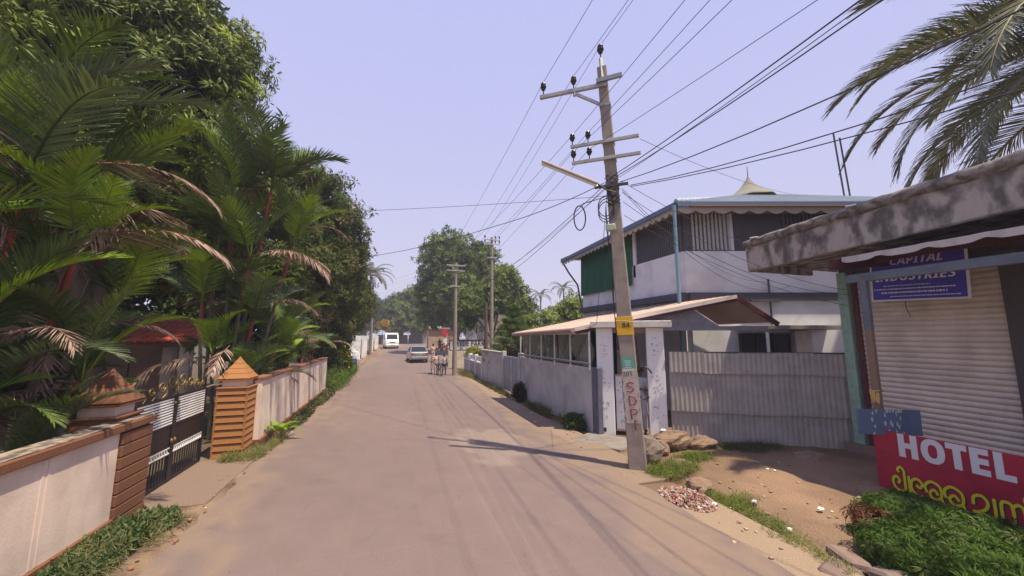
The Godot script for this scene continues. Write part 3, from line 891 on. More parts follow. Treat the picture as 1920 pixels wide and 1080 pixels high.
func right_gate():
	var d := Vector3(0.822, 0, 0.569)
	var b := flat_basis(d)
	var n := b.z      # towards the road and the viewer
	var g := thing("white_gateway", "white gateway of two speckled pillars under a flat lintel", "gateway", Vector3(5.2, 0, -8.95), "", 0.0)
	M.speckle = mat(Color(0.82, 0.81, 0.81), 0.85, "", 1.0, "fine_n", 0.15)
	for k in 2:
		var s := 0.2 + k * 1.26
		part("gate_pillar", boxy(d * s - n * 0.2 + Vector3(0, 1.37, 0), Vector3(0.42, 2.74, 0.40), 0.012, b), M.speckle, g)
		var fl := Mb.new()   # flecks of raised plaster pattern
		for i in 46:
			var y := rng.randf_range(0.35, 2.5)
			if fmod(y, 0.85) < 0.26: continue
			fl.col = Color(1, 1, 1) * rng.randf_range(0.75, 1.05)
			fl.box(d * (s + rng.randfn(0, 0.055)) + n * 0.002 + Vector3(0, y, 0), Vector3(rng.randf_range(0.012, 0.04), rng.randf_range(0.012, 0.05), 0.006), b * Basis(Vector3.BACK, rng.randf() * 3.0))
		part("plaster_fleck", fl, mat(Color(0.55, 0.54, 0.54), 0.9), g, Transform3D.IDENTITY, "stuff")
	part("drain_hole", boxy(d * 0.13 + n * 0.003 + Vector3(0, 0.14, 0), Vector3(0.12, 0.10, 0.012), 0.0, b), M.dark, g)
	part("lintel", boxy(d * 0.86 - n * 0.15 + Vector3(0, 2.83, 0), Vector3(2.0, 0.17, 0.62), 0.012, b), mat(Color(0.68, 0.64, 0.60), 0.85, "blot", 0.6), g)
	part("lintel_beam", boxy(d * 0.86 - n * 0.22 + Vector3(0, 2.68, 0), Vector3(0.9, 0.14, 0.2), 0.008, b), mat(Color(0.30, 0.22, 0.20), 0.85), g)
	# one leaf of the white gate standing nearly closed
	var lf := thing("gate_leaf", "narrow white sheet gate leaf standing between utility pole and left gateway pillar", "gate", Vector3(5.2, 0, -8.95) + d * 0.43 - n * 0.18)
	part("leaf_panel", boxy(d * 0.24 + Vector3(0, 0.80, 0), Vector3(0.46, 1.42, 0.03), 0.005, b), M.white, lf)
	for y in [0.12, 1.5]: part("leaf_rail", boxy(d * 0.24 + n * 0.02 + Vector3(0, y, 0), Vector3(0.48, 0.05, 0.03), 0.004, b), mat(Color(0.45, 0.30, 0.26), 0.7), lf)
	var fk := Mb.new()
	for i in 26: fk.box(d * rng.randf_range(0.08, 0.4) + n * 0.017 + Vector3(0, rng.randf_range(0.25, 1.4), 0), Vector3(0.03, 0.05, 0.004), b * Basis(Vector3.BACK, rng.randf() * 3.0))
	part("leaf_pattern", fk, mat(Color(0.4, 0.4, 0.42), 0.8), lf, Transform3D.IDENTITY, "stuff")
	part("hinge_bar", boxy(d * 0.0 + Vector3(0, 0.8, 0), Vector3(0.03, 1.5, 0.05), 0.004, b), M.dark, lf)

func corrugated_fence():
	var d := Vector3(3.3, 0, 2.0).normalized()
	var b := flat_basis(d)
	var f := thing("corrugated_fence", "tall fence of overlapping grey corrugated metal sheets between gateway and shop", "fence", Vector3(6.62, 0, -7.92))
	var tiers := [[0.0, 0.80, 0.0], [0.70, 0.98, 0.045], [1.63, 0.49, 0.09]]
	for t in tiers.size():
		var bot: float = tiers[t][0]
		var hh: float = tiers[t][1]
		var off: float = tiers[t][2]
		for k in 5:
			var m := Mb.new()
			var n := 30
			for i in n:
				var a0 := i * TAU / 4.0
				var a1 := (i + 1) * TAU / 4.0
				var x0 := i * 0.795 / n
				var x1 := (i + 1) * 0.795 / n
				m.quad(Vector3(x0, 0, 0.008 * sin(a0)), Vector3(x1, 0, 0.008 * sin(a1)), Vector3(x1, hh, 0.008 * sin(a1)), Vector3(x0, hh, 0.008 * sin(a0)))
			m.col = Color.WHITE
			var sh := part("corrugated_sheet", m, M.tin, f, Transform3D(b * Basis(Vector3.RIGHT, -0.012), d * (k * 0.775) + b.z * (off + 0.004 * (k % 2)) + Vector3(0, bot + 0.012 * sin(k * 2.1 + t), 0)))
	for k in 3: part("fence_post", boxy(d * (0.08 + k * 1.85) - b.z * 0.05 + Vector3(0, 1.05, 0), Vector3(0.07, 2.1, 0.06), 0.0, b), M.steel, f)
	part("top_rail", boxy(d * 1.95 - b.z * 0.02 + Vector3(0, 2.12, 0), Vector3(3.9, 0.05, 0.05), 0.0, b), M.band, f)

func shop():
	var s := thing("shop_building", "closed roadside shop with stained concrete roof slab and brown roller shutter", "shop", Vector3(9.85, 0, -5.85))
	part("side_wall", boxy(Vector3(1.9, 2.05, -0.02), Vector3(3.6, 4.1, 0.22)), M.house_white, s)
	part("back_wall", boxy(Vector3(3.6, 2.05, 4.4), Vector3(0.22, 4.1, 8.6)), M.house_white, s)
	part("plinth", boxy(Vector3(0.3, 0.08, 4.3), Vector3(1.1, 0.28, 9.0), 0.01), mat(Color(0.23, 0.17, 0.13), 0.9, "blot", 0.8), s)
	part("corner_post", boxy(Vector3(-0.03, 1.98, 0.03), Vector3(0.18, 3.96, 0.19), 0.012), M.green_post, s)
	part("mullion", boxy(Vector3(-0.02, 2.0, 2.50), Vector3(0.2, 3.9, 0.26), 0.01), mat(Color(0.085, 0.075, 0.075), 0.7, "grain", 1.0), s)
	part("guide_rail", boxy(Vector3(-0.03, 2.0, 0.22), Vector3(0.08, 3.9, 0.09), 0.004), M.maroon, s)
	part("head_beam", boxy(Vector3(0.12, 3.96, 4.3), Vector3(0.3, 0.40, 8.7), 0.01), mat(Color(0.085, 0.07, 0.07), 0.8, "grain", 1.0), s)
	var sl := Mb.new()   # one curved shutter lath
	var prof := []
	for i in 6: prof.append(Vector2(-0.024 * sin(PI * i / 5.0), 0.004 + 0.098 * i / 5.0))
	for i in 5: sl.quad(Vector3(prof[i].x, prof[i].y, 0), Vector3(prof[i].x, prof[i].y, 1), Vector3(prof[i + 1].x, prof[i + 1].y, 1), Vector3(prof[i + 1].x, prof[i + 1].y, 0))
	sl.quad(Vector3(0.012, -0.004, 0), Vector3(0.012, -0.004, 1), Vector3(0.0, 0.004, 1), Vector3(0.0, 0.004, 0))
	var slm := sl.mesh()
	for bay in 2:
		var z0 := 0.26 + bay * 2.36
		var ln := 2.13 if bay == 0 else 3.2
		for k in 34:
			if bay == 1 and k % 1 == 0: continue
			part("shutter_slat", slm, M.shutter, s, Transform3D(Basis(Vector3.RIGHT, Vector3.UP, Vector3(0, 0, ln)), Vector3(0.02 + 0.002 * sin(k * 3.1), 0.22 + k * 0.104, z0)))
	part("second_shutter", boxy(Vector3(0.04, 1.95, 4.3), Vector3(0.05, 3.6, 3.3)), mat(Color(0.22, 0.08, 0.07), 0.6, "blot", 0.8), s)
	# roof slab with hanging edge beams and a rough rounded coping
	var roof := part("roof_slab", boxy(Vector3(1.1, 4.50, 3.3), Vector3(4.8, 0.12, 9.2), 0.0, Basis(Vector3.RIGHT, -0.03)), M.concrete, s)
	var a := Vector3(-1.33, 4.44, -1.24)
	var z := Vector3(-1.33, 4.87, 7.6)
	var fa := Mb.new()
	fa.bar(a, z, 0.13, 0.66, 0.02)
	fa.bar(a + Vector3(0.066, 0.0, 0.062), a + Vector3(2.1, 0.0, 0.062), 0.12, 0.63, 0.02)
	part("edge_beam", fa, M.concrete, roof)
	var cp := Mb.new()
	var pts := []
	for k in 60: pts.append(a.lerp(z, k / 59.0) + Vector3(-0.05 + rng.randf_range(-0.012, 0.012), 0.38 + rng.randf_range(-0.012, 0.012), 0.0))
	var rr := []
	for k in 60: rr.append(0.105 + rng.randf_range(-0.012, 0.012))
	cp.tube(pts, rr, 10)
	cp.tube([a + Vector3(-0.03, 0.38, 0.03), a + Vector3(2.1, 0.38, 0.03)], 0.1, 10)
	part("coping", cp, M.coping, roof)
	for k in [0.035, 0.27]:
		part("slab_scrap", boxy(a.lerp(z, k) + Vector3(-0.12, 0.47, 0), Vector3(0.1, 0.03, 0.16), 0.006, Basis(Vector3.UP, 0.4)), M.white, roof)
	# tin awning on a timber post and beam
	var w := thing("tin_awning", "corrugated tin awning on a timber post in front of the roller shutter", "awning", Vector3(8.0, 0, -4.45))
	var sh := Mb.new()
	var n := 90
	for i in n:
		var z0 := -0.25 + i * 0.075
		var z1 := z0 + 0.075
		var y0 := 0.05 * pow(absf(sin(z0 * TAU / 0.62 / 2.0)), 8.0)
		var y1 := 0.05 * pow(absf(sin(z1 * TAU / 0.62 / 2.0)), 8.0)
		sh.quad(Vector3(-0.05, 3.97 + y0 * 0.2, z0), Vector3(1.9, 4.22 + y0, z0), Vector3(1.9, 4.22 + y1, z1), Vector3(-0.05, 3.97 + y1 * 0.2, z1))
		sh.quad(Vector3(-0.056, 3.855 + y0, z0), Vector3(-0.056, 3.855 + y1, z1), Vector3(-0.05, 3.97 + y1 * 0.2, z1), Vector3(-0.05, 3.97 + y0 * 0.2, z0))
	part("awning_sheet", sh, mat(Color(0.52, 0.48, 0.455), 0.7, "blot", 0.8), w)
	part("beam", boxy(Vector3(0.03, 3.56, 2.9), Vector3(0.08, 0.15, 6.3), 0.008), M.gray_blue, w)
	part("back_beam", boxy(Vector3(0.9, 4.0, 2.9), Vector3(0.08, 0.12, 6.3), 0.008), M.maroon, w)
	part("end_board", boxy(Vector3(0.75, 3.94, -0.32), Vector3(2.1, 0.20, 0.05), 0.006, Basis(Vector3.BACK, 0.11)), M.maroon, w)
	var po := Mb.new()
	po.bar(Vector3(0.03, 0, 0.0), Vector3(0.03, 3.5, 0.0), 0.10, 0.10, 0.012)
	part("post", po, M.timber, w)
	part("post_head", boxy(Vector3(0.03, 3.05, 0.0), Vector3(0.108, 0.86, 0.108), 0.012), M.gray_blue, w)
	var rag := Mb.new()
	for k in 7: rag.tube([Vector3(-0.03 + 0.02 * sin(k * 2.0), 1.60 - k * 0.008, -0.06 + k * 0.02), Vector3(-0.055, 1.56 - k * 0.03, -0.05 + k * 0.018), Vector3(-0.04, 1.42 - 0.02 * (k % 3), -0.04 + k * 0.015)], 0.012, 5)
	rag.tube([Vector3(-0.03, 1.57, -0.06), Vector3(-0.03, 1.59, 0.07), Vector3(0.09, 1.58, 0.06), Vector3(0.09, 1.57, -0.06), Vector3(-0.03, 1.57, -0.06)], 0.012, 5)
	part("tied_rag", rag, mat(Color(0.55, 0.38, 0.12), 0.8), w)

func words(s: String, size: float, m: Material, parent: Node, at: Transform3D, depth := 0.006, align := HORIZONTAL_ALIGNMENT_LEFT, font := "Droid Sans", called := "lettering", bold := 0.0) -> MeshInstance3D:
	var t := TextMesh.new()
	var f := SystemFont.new()
	f.font_names = PackedStringArray([font]); f.font_weight = 700
	var fv := FontVariation.new()
	fv.base_font = f; fv.variation_embolden = bold
	t.font = fv; t.text = s; t.font_size = 48; t.pixel_size = size / 48.0 / 0.73; t.depth = depth
	t.horizontal_alignment = align; t.vertical_alignment = VERTICAL_ALIGNMENT_BOTTOM
	return part(called, t, m, parent, at)

func insulator(parent: Node, at: Vector3, s := 1.0):
	var m := Mb.new()
	m.lathe(at, [Vector2(0.014, -0.12) * s, Vector2(0.014, 0.03) * s, Vector2(0.045, 0.03) * s, Vector2(0.055, 0.06) * s, Vector2(0.075, 0.10) * s, Vector2(0.07, 0.13) * s, Vector2(0.045, 0.145) * s, Vector2(0.065, 0.17) * s, Vector2(0.05, 0.21) * s, Vector2(0.0, 0.22) * s], 12)
	part("insulator", m, M.insul, parent)

const POLE_FOOT := Vector3(4.55, -0.1, -6.42)
const POLE_TIP := Vector3(4.20, 8.40, -6.66)
func pole_at(y: float) -> Vector3: return POLE_FOOT.lerp(POLE_TIP, (y + 0.1) / 8.5)

func main_pole():
	M.insul = mat(Color(0.02, 0.015, 0.018), 0.2)
	M.galv = mat(Color(0.42, 0.43, 0.42), 0.55, "blot", 2.0, "", 1.0, 0.25)
	var p := thing("utility_pole", "tall leaning concrete utility pole with yellow plate and painted red letters, nearest of the poles", "utility pole", Vector3.ZERO)
	var face := Vector3(-0.60, 0, 0.80)                       # the broad face looks to the road and the viewer
	var ax := (POLE_TIP - POLE_FOOT).normalized()
	var xx := ax.cross(face).normalized()
	var zz := xx.cross(ax).normalized()
	var pb := Basis(xx, ax, zz)
	var rings := []
	for k in 18:
		var t := k / 17.0
		var c := POLE_FOOT.lerp(POLE_TIP, t)
		var hw := lerpf(0.165, 0.10, t) + 0.003 * sin(k * 2.7)
		var hd := lerpf(0.13, 0.085, t)
		var ch := 0.018
		var ring := []
		for q in [[hw - ch, -hd], [-hw + ch, -hd], [-hw, -hd + ch], [-hw, hd - ch], [-hw + ch, hd], [hw - ch, hd], [hw, hd - ch], [hw, -hd + ch]]: ring.append(c + xx * q[0] + zz * q[1])
		ring.reverse()
		rings.append(ring)
	for r in rings: r.reverse()
	var sh := Mb.new()
	sh.loft(rings)
	part("pole_shaft", sh, M.pole, p)
	var on := func(y: float, x := 0.0, lift := 0.0) -> Transform3D:      # a spot on the broad face
		var t := (y + 0.1) / 8.5
		return Transform3D(pb, pole_at(y) + xx * x + zz * (lerpf(0.13, 0.085, t) + lift))
	# limewash, yellow number plate, torn poster, painted letters
	var lw := Mb.new()
	var pg := PackedVector2Array()
	for k in 13: pg.append(Vector2(-0.135 + 0.02 * sin(k * 2.3), 0.0 + k * 0.085))
	for k in 13: pg.append(Vector2(0.135 + 0.015 * sin(k * 1.9), 1.02 - k * 0.085))
	lw.prism(pg, 0.0005, 0.004)
	part("limewash", lw, mat(Color(0.46, 0.415, 0.36), 0.9, "blot", 2.2), p, on.call(0.88))
	var yp := Mb.new()
	yp.box(Vector3.ZERO, Vector3(0.315, 0.36, 0.008), Basis.IDENTITY, 0.003)
	yp.box(Vector3(-0.158, 0, -0.12), Vector3(0.008, 0.36, 0.25), Basis.IDENTITY, 0.003)
	var yl := part("number_plate", yp, mat(Color(0.72, 0.41, 0.02), 0.6, "blot", 1.8), p, on.call(2.72, 0.0, 0.012))
	words("84", 0.10, M.black, yl, Transform3D(Basis.IDENTITY, Vector3(-0.06, -0.07, 0.005)), 0.004)
	var tw := Mb.new()
	tw.tube([Vector3(-0.17, 0.11, 0.01), Vector3(0.0, 0.10, 0.012), Vector3(0.165, 0.06, 0.01)], 0.005, 5)
	part("binding_wire", tw, M.galv, yl)
	var po := Mb.new()
	po.prism(PackedVector2Array([Vector2(-0.10, -0.14), Vector2(0.12, -0.13), Vector2(0.125, 0.06), Vector2(0.07, 0.13), Vector2(-0.02, 0.15), Vector2(-0.105, 0.13)]), 0.0, 0.004)
	var ps := part("poster", po, mat(Color(0.12, 0.40, 0.30), 0.8, "grain", 3.0), p, on.call(1.98, -0.01, 0.004))
	var pr := Mb.new()
	pr.prism(PackedVector2Array([Vector2(-0.085, -0.12), Vector2(0.10, -0.115), Vector2(0.10, -0.105), Vector2(-0.085, -0.108)]), 0.004, 0.006)
	for k in 5: pr.box(Vector3(0.0, 0.06 - k * 0.03, 0.005), Vector3(0.12 - 0.02 * (k % 2), 0.008, 0.002))
	part("poster_print", pr, mat(Color(0.70, 0.74, 0.70), 0.8), ps)
	words("201", 0.085, mat(Color(0.10, 0.10, 0.11), 0.8), p, on.call(1.72, -0.12, 0.010) * Transform3D(Basis(Vector3.BACK, 0.12)), 0.002, HORIZONTAL_ALIGNMENT_LEFT, "Droid Serif", "painted_number")
	# the four letters painted down the pole with a broad brush
	var glyph := {
		"S": [[0.9, 0.95], [0.5, 1.05], [0.12, 0.85], [0.3, 0.6], [0.75, 0.45], [0.85, 0.2], [0.5, 0.0], [0.05, 0.08]],
		"D": [[0.25, 0.0], [0.2, 0.95], [0.15, 1.0], [0.7, 0.9], [0.95, 0.5], [0.75, 0.1], [0.15, 0.02]],
		"P": [[0.25, -0.15], [0.2, 0.95], [0.15, 1.0], [0.75, 0.95], [0.9, 0.65], [0.6, 0.42], [0.25, 0.42]],
		"I": [[0.5, 1.0], [0.48, 0.5], [0.5, -0.2]]}
	var k2 := 0
	for ch in ["S", "D", "P", "I"]:
		var m := Mb.new()
		m.xf = Transform3D(Basis.from_scale(Vector3(1, 1, 0.18)), Vector3.ZERO)
		var pts := []
		for q in glyph[ch]: pts.append(Vector3((q[0] - 0.5) * 0.17, q[1] * 0.17, 0))
		m.tube(pts, 0.0145, 6)
		if ch == "P": m.tube([Vector3(0.03, -0.055, 0), Vector3(0.06, -0.05, 0)], 0.012, 6)
		part("painted_letter", m, mat(Color(0.22, 0.035, 0.05), 0.8), p, on.call([1.46, 1.21, 0.97, 0.78][k2], 0.01 * k2, 0.010))
		k2 += 1
	# steel head: spike, side arm with brace, two low crossarms, lamp bracket
	var arm := Vector3(-0.79, 0, -0.61)     # out over the road
	var st := Mb.new()
	st.bar(pole_at(7.9) + zz * 0.1, pole_at(8.62) + zz * 0.04, 0.07, 0.05)
	part("spike_bracket", st, M.galv, p)
	insulator(p, pole_at(8.72) + zz * 0.04, 1.05)
	var c := pole_at(7.93) + zz * 0.11
	var a1 := Mb.new()
	a1.bar(c + arm * 1.42 + Vector3(0, 0.03, 0), c - arm * 0.1, 0.07, 0.09, 0.008)
	a1.bar(c + arm * 0.62 + Vector3(0, -0.06, 0), c + arm * 0.02 + Vector3(0, -0.48, 0), 0.05, 0.06)
	a1.bar(c + arm * 0.62 + Vector3(0, 0.0, 0), c + arm * 0.62 + Vector3(0, -0.12, 0), 0.05, 0.06)
	part("side_arm", a1, M.galv, p)
	var a2 := Mb.new()
	a2.bar(c + arm * 0.18 + Vector3(0, 0.08, 0.07), c - arm * 0.36 + Vector3(0, 0.10, 0.07), 0.06, 0.09)
	part("top_bracket", a2, M.steel, p)
	insulator(p, c + arm * 1.34 + Vector3(0, 0.17, 0), 0.95)
	insulator(p, c + arm * 0.64 + Vector3(0, 0.15, 0), 0.95)
	for yy in [6.62, 6.24]:
		var d: Vector3 = pole_at(yy) + zz * 0.13
		var m := Mb.new()
		m.bar(d + arm * 0.80, d - arm * 0.62, 0.06, 0.07, 0.006)
		part("crossarm", m, M.galv, p)
		insulator(p, d + arm * 0.76 + Vector3(0, 0.11, 0), 0.85)
		insulator(p, d + arm * 0.42 + Vector3(0, 0.11, 0), 0.85)
	for yy in [7.48, 6.62, 6.24, 5.62]:
		var b := Mb.new()
		b.xf = Transform3D(pb, pole_at(yy))
		var t: float = (yy + 0.1) / 8.5
		b.box(Vector3.ZERO, Vector3(2 * lerpf(0.165, 0.10, t) + 0.03, 0.06, 2 * lerpf(0.13, 0.085, t) + 0.03), Basis.IDENTITY, 0.006)
		part("clamp_band", b, M.galv, p)
	var lb := Mb.new()
	var e := pole_at(5.62) + zz * 0.14
	lb.bar(e + arm * 0.36, e - arm * 0.32, 0.05, 0.05)
	part("wire_bracket", lb, M.wire, p)
	# tube lamp, unlit, reaching out over the road
	var l := thing("street_lamp", "unlit white tube street lamp reaching over the road from the nearest pole", "street lamp", pole_at(5.45) + zz * 0.1)
	var tip := Vector3(-1.33, 0.80, -0.62)
	var root := Vector3(-0.30, 0.22, -0.10)
	var hs := Mb.new()
	hs.bar(root, tip, 0.13, 0.05, 0.015)
	part("lamp_housing", hs, mat(Color(0.52, 0.455, 0.37), 0.6, "blot", 2.0), l)
	var tb := Mb.new()
	tb.tube([root + Vector3(0, -0.05, 0.0), tip + Vector3(0, -0.05, 0.0)], 0.026, 10)
	part("lamp_tube", tb, mat(Color(0.80, 0.78, 0.74), 0.25), l)
	var sk := Mb.new()
	for q in [0.03, 0.97]: sk.box(root.lerp(tip, q) + Vector3(0, -0.035, 0), Vector3(0.05, 0.075, 0.06))
	part("lamp_socket", sk, M.white, l)
	var br := Mb.new()
	br.tube([Vector3(0, -0.1, 0), Vector3(-0.08, 0.06, -0.02), root * 0.7, root], 0.02, 6)
	part("lamp_arm", br, M.wire, l)
	# coils and tangles of service cable round the shaft
	var co := Mb.new()
	for q in 3:
		var pts := []
		for i in 15:
			var a := i / 14.0 * TAU
			pts.append(pole_at(5.2 - q * 0.07) + xx * (-0.16 + 0.16 * cos(a + q)) + Vector3(0, 0.22 * sin(a + q), 0) + zz * (0.15 + 0.02 * q))
		co.tube(pts, 0.010, 5, false)
	for q in 4:
		var pts := []
		for i in 9: pts.append(pole_at(5.2 + i * 0.085) + xx * (0.14 * sin(i * 1.3 + q * 1.7)) + zz * (0.14 + 0.02 * cos(i + q)))
		co.tube(pts, 0.009, 5)
	for q in 3:
		var pts := []
		for i in 8: pts.append(pole_at(5.2 - i * 0.42) + xx * (-0.175 + 0.012 * sin(i * 2.0 + q)) + zz * (0.05 + 0.03 * q))
		co.tube(pts, 0.008, 5)
	part("cable_tangle", co, M.black, p)
	var bx := Mb.new()
	bx.box(pole_at(4.72) + zz * 0.17 - xx * 0.1, Vector3(0.2, 0.14, 0.1), pb, 0.02)
	part("junction_box", bx, mat(Color(0.42, 0.50, 0.36), 0.6), p)
	# cable looped loose on the road-side line, and one round the lower shaft
	var lo := Mb.new()
	var lp := []
	for i in 25: lp.append(Vector3(3.72 + 0.11 * cos(i / 24.0 * TAU), 5.02 + 0.27 * sin(i / 24.0 * TAU), -6.95 + 0.05 * cos(i / 24.0 * TAU)))
	lo.tube(lp, 0.014, 6, false)
	lo.tube([Vector3(3.73, 5.28, -6.95), Vector3(3.80, 5.34, -6.92), Vector3(4.1, 5.42, -6.76), pole_at(5.5)], 0.009, 5)
	solo("cable_loop", lo, M.black, "spare black cable coiled in an oval loop left of the nearest pole", "cable")
	var l2 := Mb.new()
	lp = []
	for i in 18:
		var a := 0.6 + i / 17.0 * 4.6
		lp.append(pole_at(1.62) + xx * (0.26 + 0.17 * cos(a)) + Vector3(0, 0.30 * sin(a), 0) + zz * 0.06)
	l2.tube(lp, 0.016, 6)
	l2.tube([pole_at(2.5) + xx * 0.18, pole_at(2.2) + xx * 0.19, pole_at(1.9) + xx * 0.2], 0.014, 6)
	solo("cable_loop", l2, M.black, "black cable sagging in a half loop low on the right side of the nearest pole", "cable")

func far_poles():
	for q in [[Vector3(3.95, 0, -24.8), 7.55, "slim grey utility pole at the road edge beside the low garden wall"], [Vector3(7.0, 0, -27.0), 10.1, "dark utility pole rising through the trees behind the name board"], [Vector3(-2.35, 0, -48.0), 8.6, "thin utility pole on the left beside the white walls"], [Vector3(5.95, 0, -24.4), 4.9, "short dark pole beside the name board"]]:
		var y := rise(q[0].z)
		var p := thing("utility_pole", q[2], "utility pole", q[0] + Vector3(0, y - 0.1, 0), "poles along the street")
		var m := Mb.new()
		m.tube([Vector3.ZERO, Vector3(-0.02, q[1] * 0.5, 0), Vector3(-0.05, q[1], 0)], [0.15, 0.125, 0.09], 10)
		part("pole_shaft", m, M.pole if q[1] > 5.0 else mat(Color(0.10, 0.07, 0.06), 0.9), p)
		if q[1] < 5.0: continue
		for yy in [0.2, 0.55, 1.6]:
			var w: float = 0.62 if yy < 1.0 else 0.36
			part("crossarm", boxy(Vector3(-0.05, q[1] - yy, 0.1), Vector3(w * 2.0, 0.07, 0.07)), M.galv, p)
			for x in [-w + 0.06, w - 0.06, 0.25]: insulator(p, Vector3(-0.05 + x, q[1] - yy + 0.1, 0.1), 0.9)

func wire(label: String, pts: Array, sag: float, r: float, group := "wires overhead"):
	var p := []
	for k in pts.size() - 1:
		var a: Vector3 = pts[k]
		var b: Vector3 = pts[k + 1]
		for i in 14:
			var t := i / 14.0
			p.append(a.lerp(b, t) - Vector3(0, sag * (a.distance_to(b) / 12.0) * 4.0 * t * (1.0 - t), 0))
	p.append(pts[-1])
	var m := Mb.new()
	m.tube(p, r, 5, false)
	solo("overhead_wire", m, M.wire, label, "wire", group)

func wires():
	var c := pole_at(7.93) + Vector3(-0.07, 0, 0.09)
	var arm := Vector3(-0.79, 0, -0.61)
	var i1 := c + arm * 1.34 + Vector3(0, 0.38, 0)
	var i2 := c + arm * 0.64 + Vector3(0, 0.36, 0)
	var i3 := pole_at(8.96)
	var far := Vector3(3.9, 7.55, -24.7)
	wire("high wire from the outer insulator of the side arm", [i1 + Vector3(-0.35, -0.2, 14.0), i1, far + Vector3(-0.8, 0.0, 0), Vector3(-3.9, 8.9, -52)], 0.12, 0.0050)
	wire("high wire from the inner insulator of the side arm", [i2 + Vector3(-0.3, -0.3, 14.0), i2, far + Vector3(0.25, 0.05, 0), Vector3(-3.0, 8.9, -52)], 0.12, 0.0050)
	wire("high wire from the topmost insulator of the nearest pole", [i3 + Vector3(-0.8, -0.8, 14.0), i3, far + Vector3(0.75, 0.05, 0), Vector3(-2.2, 8.9, -52)], 0.14, 0.0050)
	var k := 0
	for q in [[6.62, 0.76, Vector3(-1.05, -0.25, 14), Vector3(-0.8, -0.4, 0)], [6.62, 0.42, Vector3(-0.95, -0.25, 14), Vector3(0.2, -0.4, 0)], [6.24, 0.76, Vector3(-0.25, -0.15, 14), Vector3(-0.4, -1.4, 0)], [6.24, 0.42, Vector3(1.75, -0.3, 14), Vector3(0.35, -1.4, 0)]]:
		var i: Vector3 = pole_at(q[0]) + Vector3(-0.08, 0.26, 0.1) + arm * q[1]
		wire(["wire from the outer insulator of the upper crossarm", "wire from the inner insulator of the upper crossarm", "wire from the outer insulator of the lower crossarm", "wire from the inner insulator of the lower crossarm"][k], [i + q[2], i, far + q[3], Vector3(-3.2 + k * 0.4, 7.9, -52)], 0.16, 0.0048)
		k += 1
	var b := pole_at(5.95) + Vector3(0.12, 0, 0.05)
	var t := pole_at(5.62) + Vector3(0.3, 0.02, 0.2)
	wire("thick twisted service cable passing over the camera, upper of the bundle", [b + Vector3(-1.5, -0.5, 14), b, Vector3(4.6, 5.4, -24.0)], 0.25, 0.0085)
	wire("second cable of the bundle passing over the camera", [b + Vector3(-1.3, -0.42, 14), b + Vector3(0, -0.06, 0), Vector3(4.5, 5.1, -24.0)], 0.32, 0.0080)
	wire("third thin cable of the bundle passing over the camera", [b + Vector3(-1.15, -0.35, 14), b + Vector3(0.03, -0.1, 0), Vector3(6.9, 7.2, -27.0)], 0.2, 0.0050)
	wire("dark cable to the upper right ending at the lamp bracket", [b + Vector3(0.1, -0.65, 14), b + Vector3(0.04, -0.2, 0)], 0.55, 0.0085)
	wire("sagging cable to the upper right below the dark cable", [t + Vector3(1.0, -0.35, 14), t], 0.75, 0.0080)
	wire("lowest sagging cable to the upper right", [t + Vector3(2.6, -0.6, 14), t + Vector3(0, -0.03, 0)], 0.6, 0.0080)
	# house drops and street crossings
	wire("thick cable crossing the street to the trees on the left", [pole_at(5.7) + Vector3(-0.2, 0, 0), Vector3(2.5, 5.35, -9.0), Vector3(-3.6, 6.2, -19.5)], 0.3, 0.0085)
	wire("thin pale wire crossing the street high on the left", [pole_at(5.45), Vector3(-4.4, 5.9, -12.0)], 0.1, 0.0048)
	var hc := Vector3(9.25, 5.25, -9.85)
	k = 0
	for q in [[5.6, Vector3(12.0, 4.35, -9.2), 0.9], [5.55, Vector3(12.6, 4.2, -9.0), 1.2], [5.5, Vector3(9.75, 3.55, -5.75), 0.7], [5.3, Vector3(9.75, 3.45, -5.72), 0.95], [5.75, Vector3(14.2, 5.0, -8.6), 0.5], [5.0, Vector3(9.7, 3.2, -5.72), 0.6]]:
		wire(["service wire to the house parapet, upper", "service wire to the house parapet, deeper sag", "service wire from pole to green shop post, upper", "service wire from pole to green shop post, middle", "service wire to the far end of the house veranda", "service wire from pole to green shop post, lowest"][k], [pole_at(q[0]) + Vector3(0.15, 0, 0.1), q[1]], q[2], 0.0055, "service wires to house and shop")
		k += 1
	wire("thin wire from the low crossarm to the house roof", [pole_at(6.6) + Vector3(0.5, 0, 0.4), Vector3(13.5, 7.6, -9.3)], 0.2, 0.005, "service wires to house and shop")
	wire("slack wire hanging down the pole side to the porch roof", [pole_at(5.5) + Vector3(-0.15, 0, 0), Vector3(4.2, 2.8, -7.2), Vector3(4.9, 2.75, -9.0)], 0.25, 0.006, "service wires to house and shop")

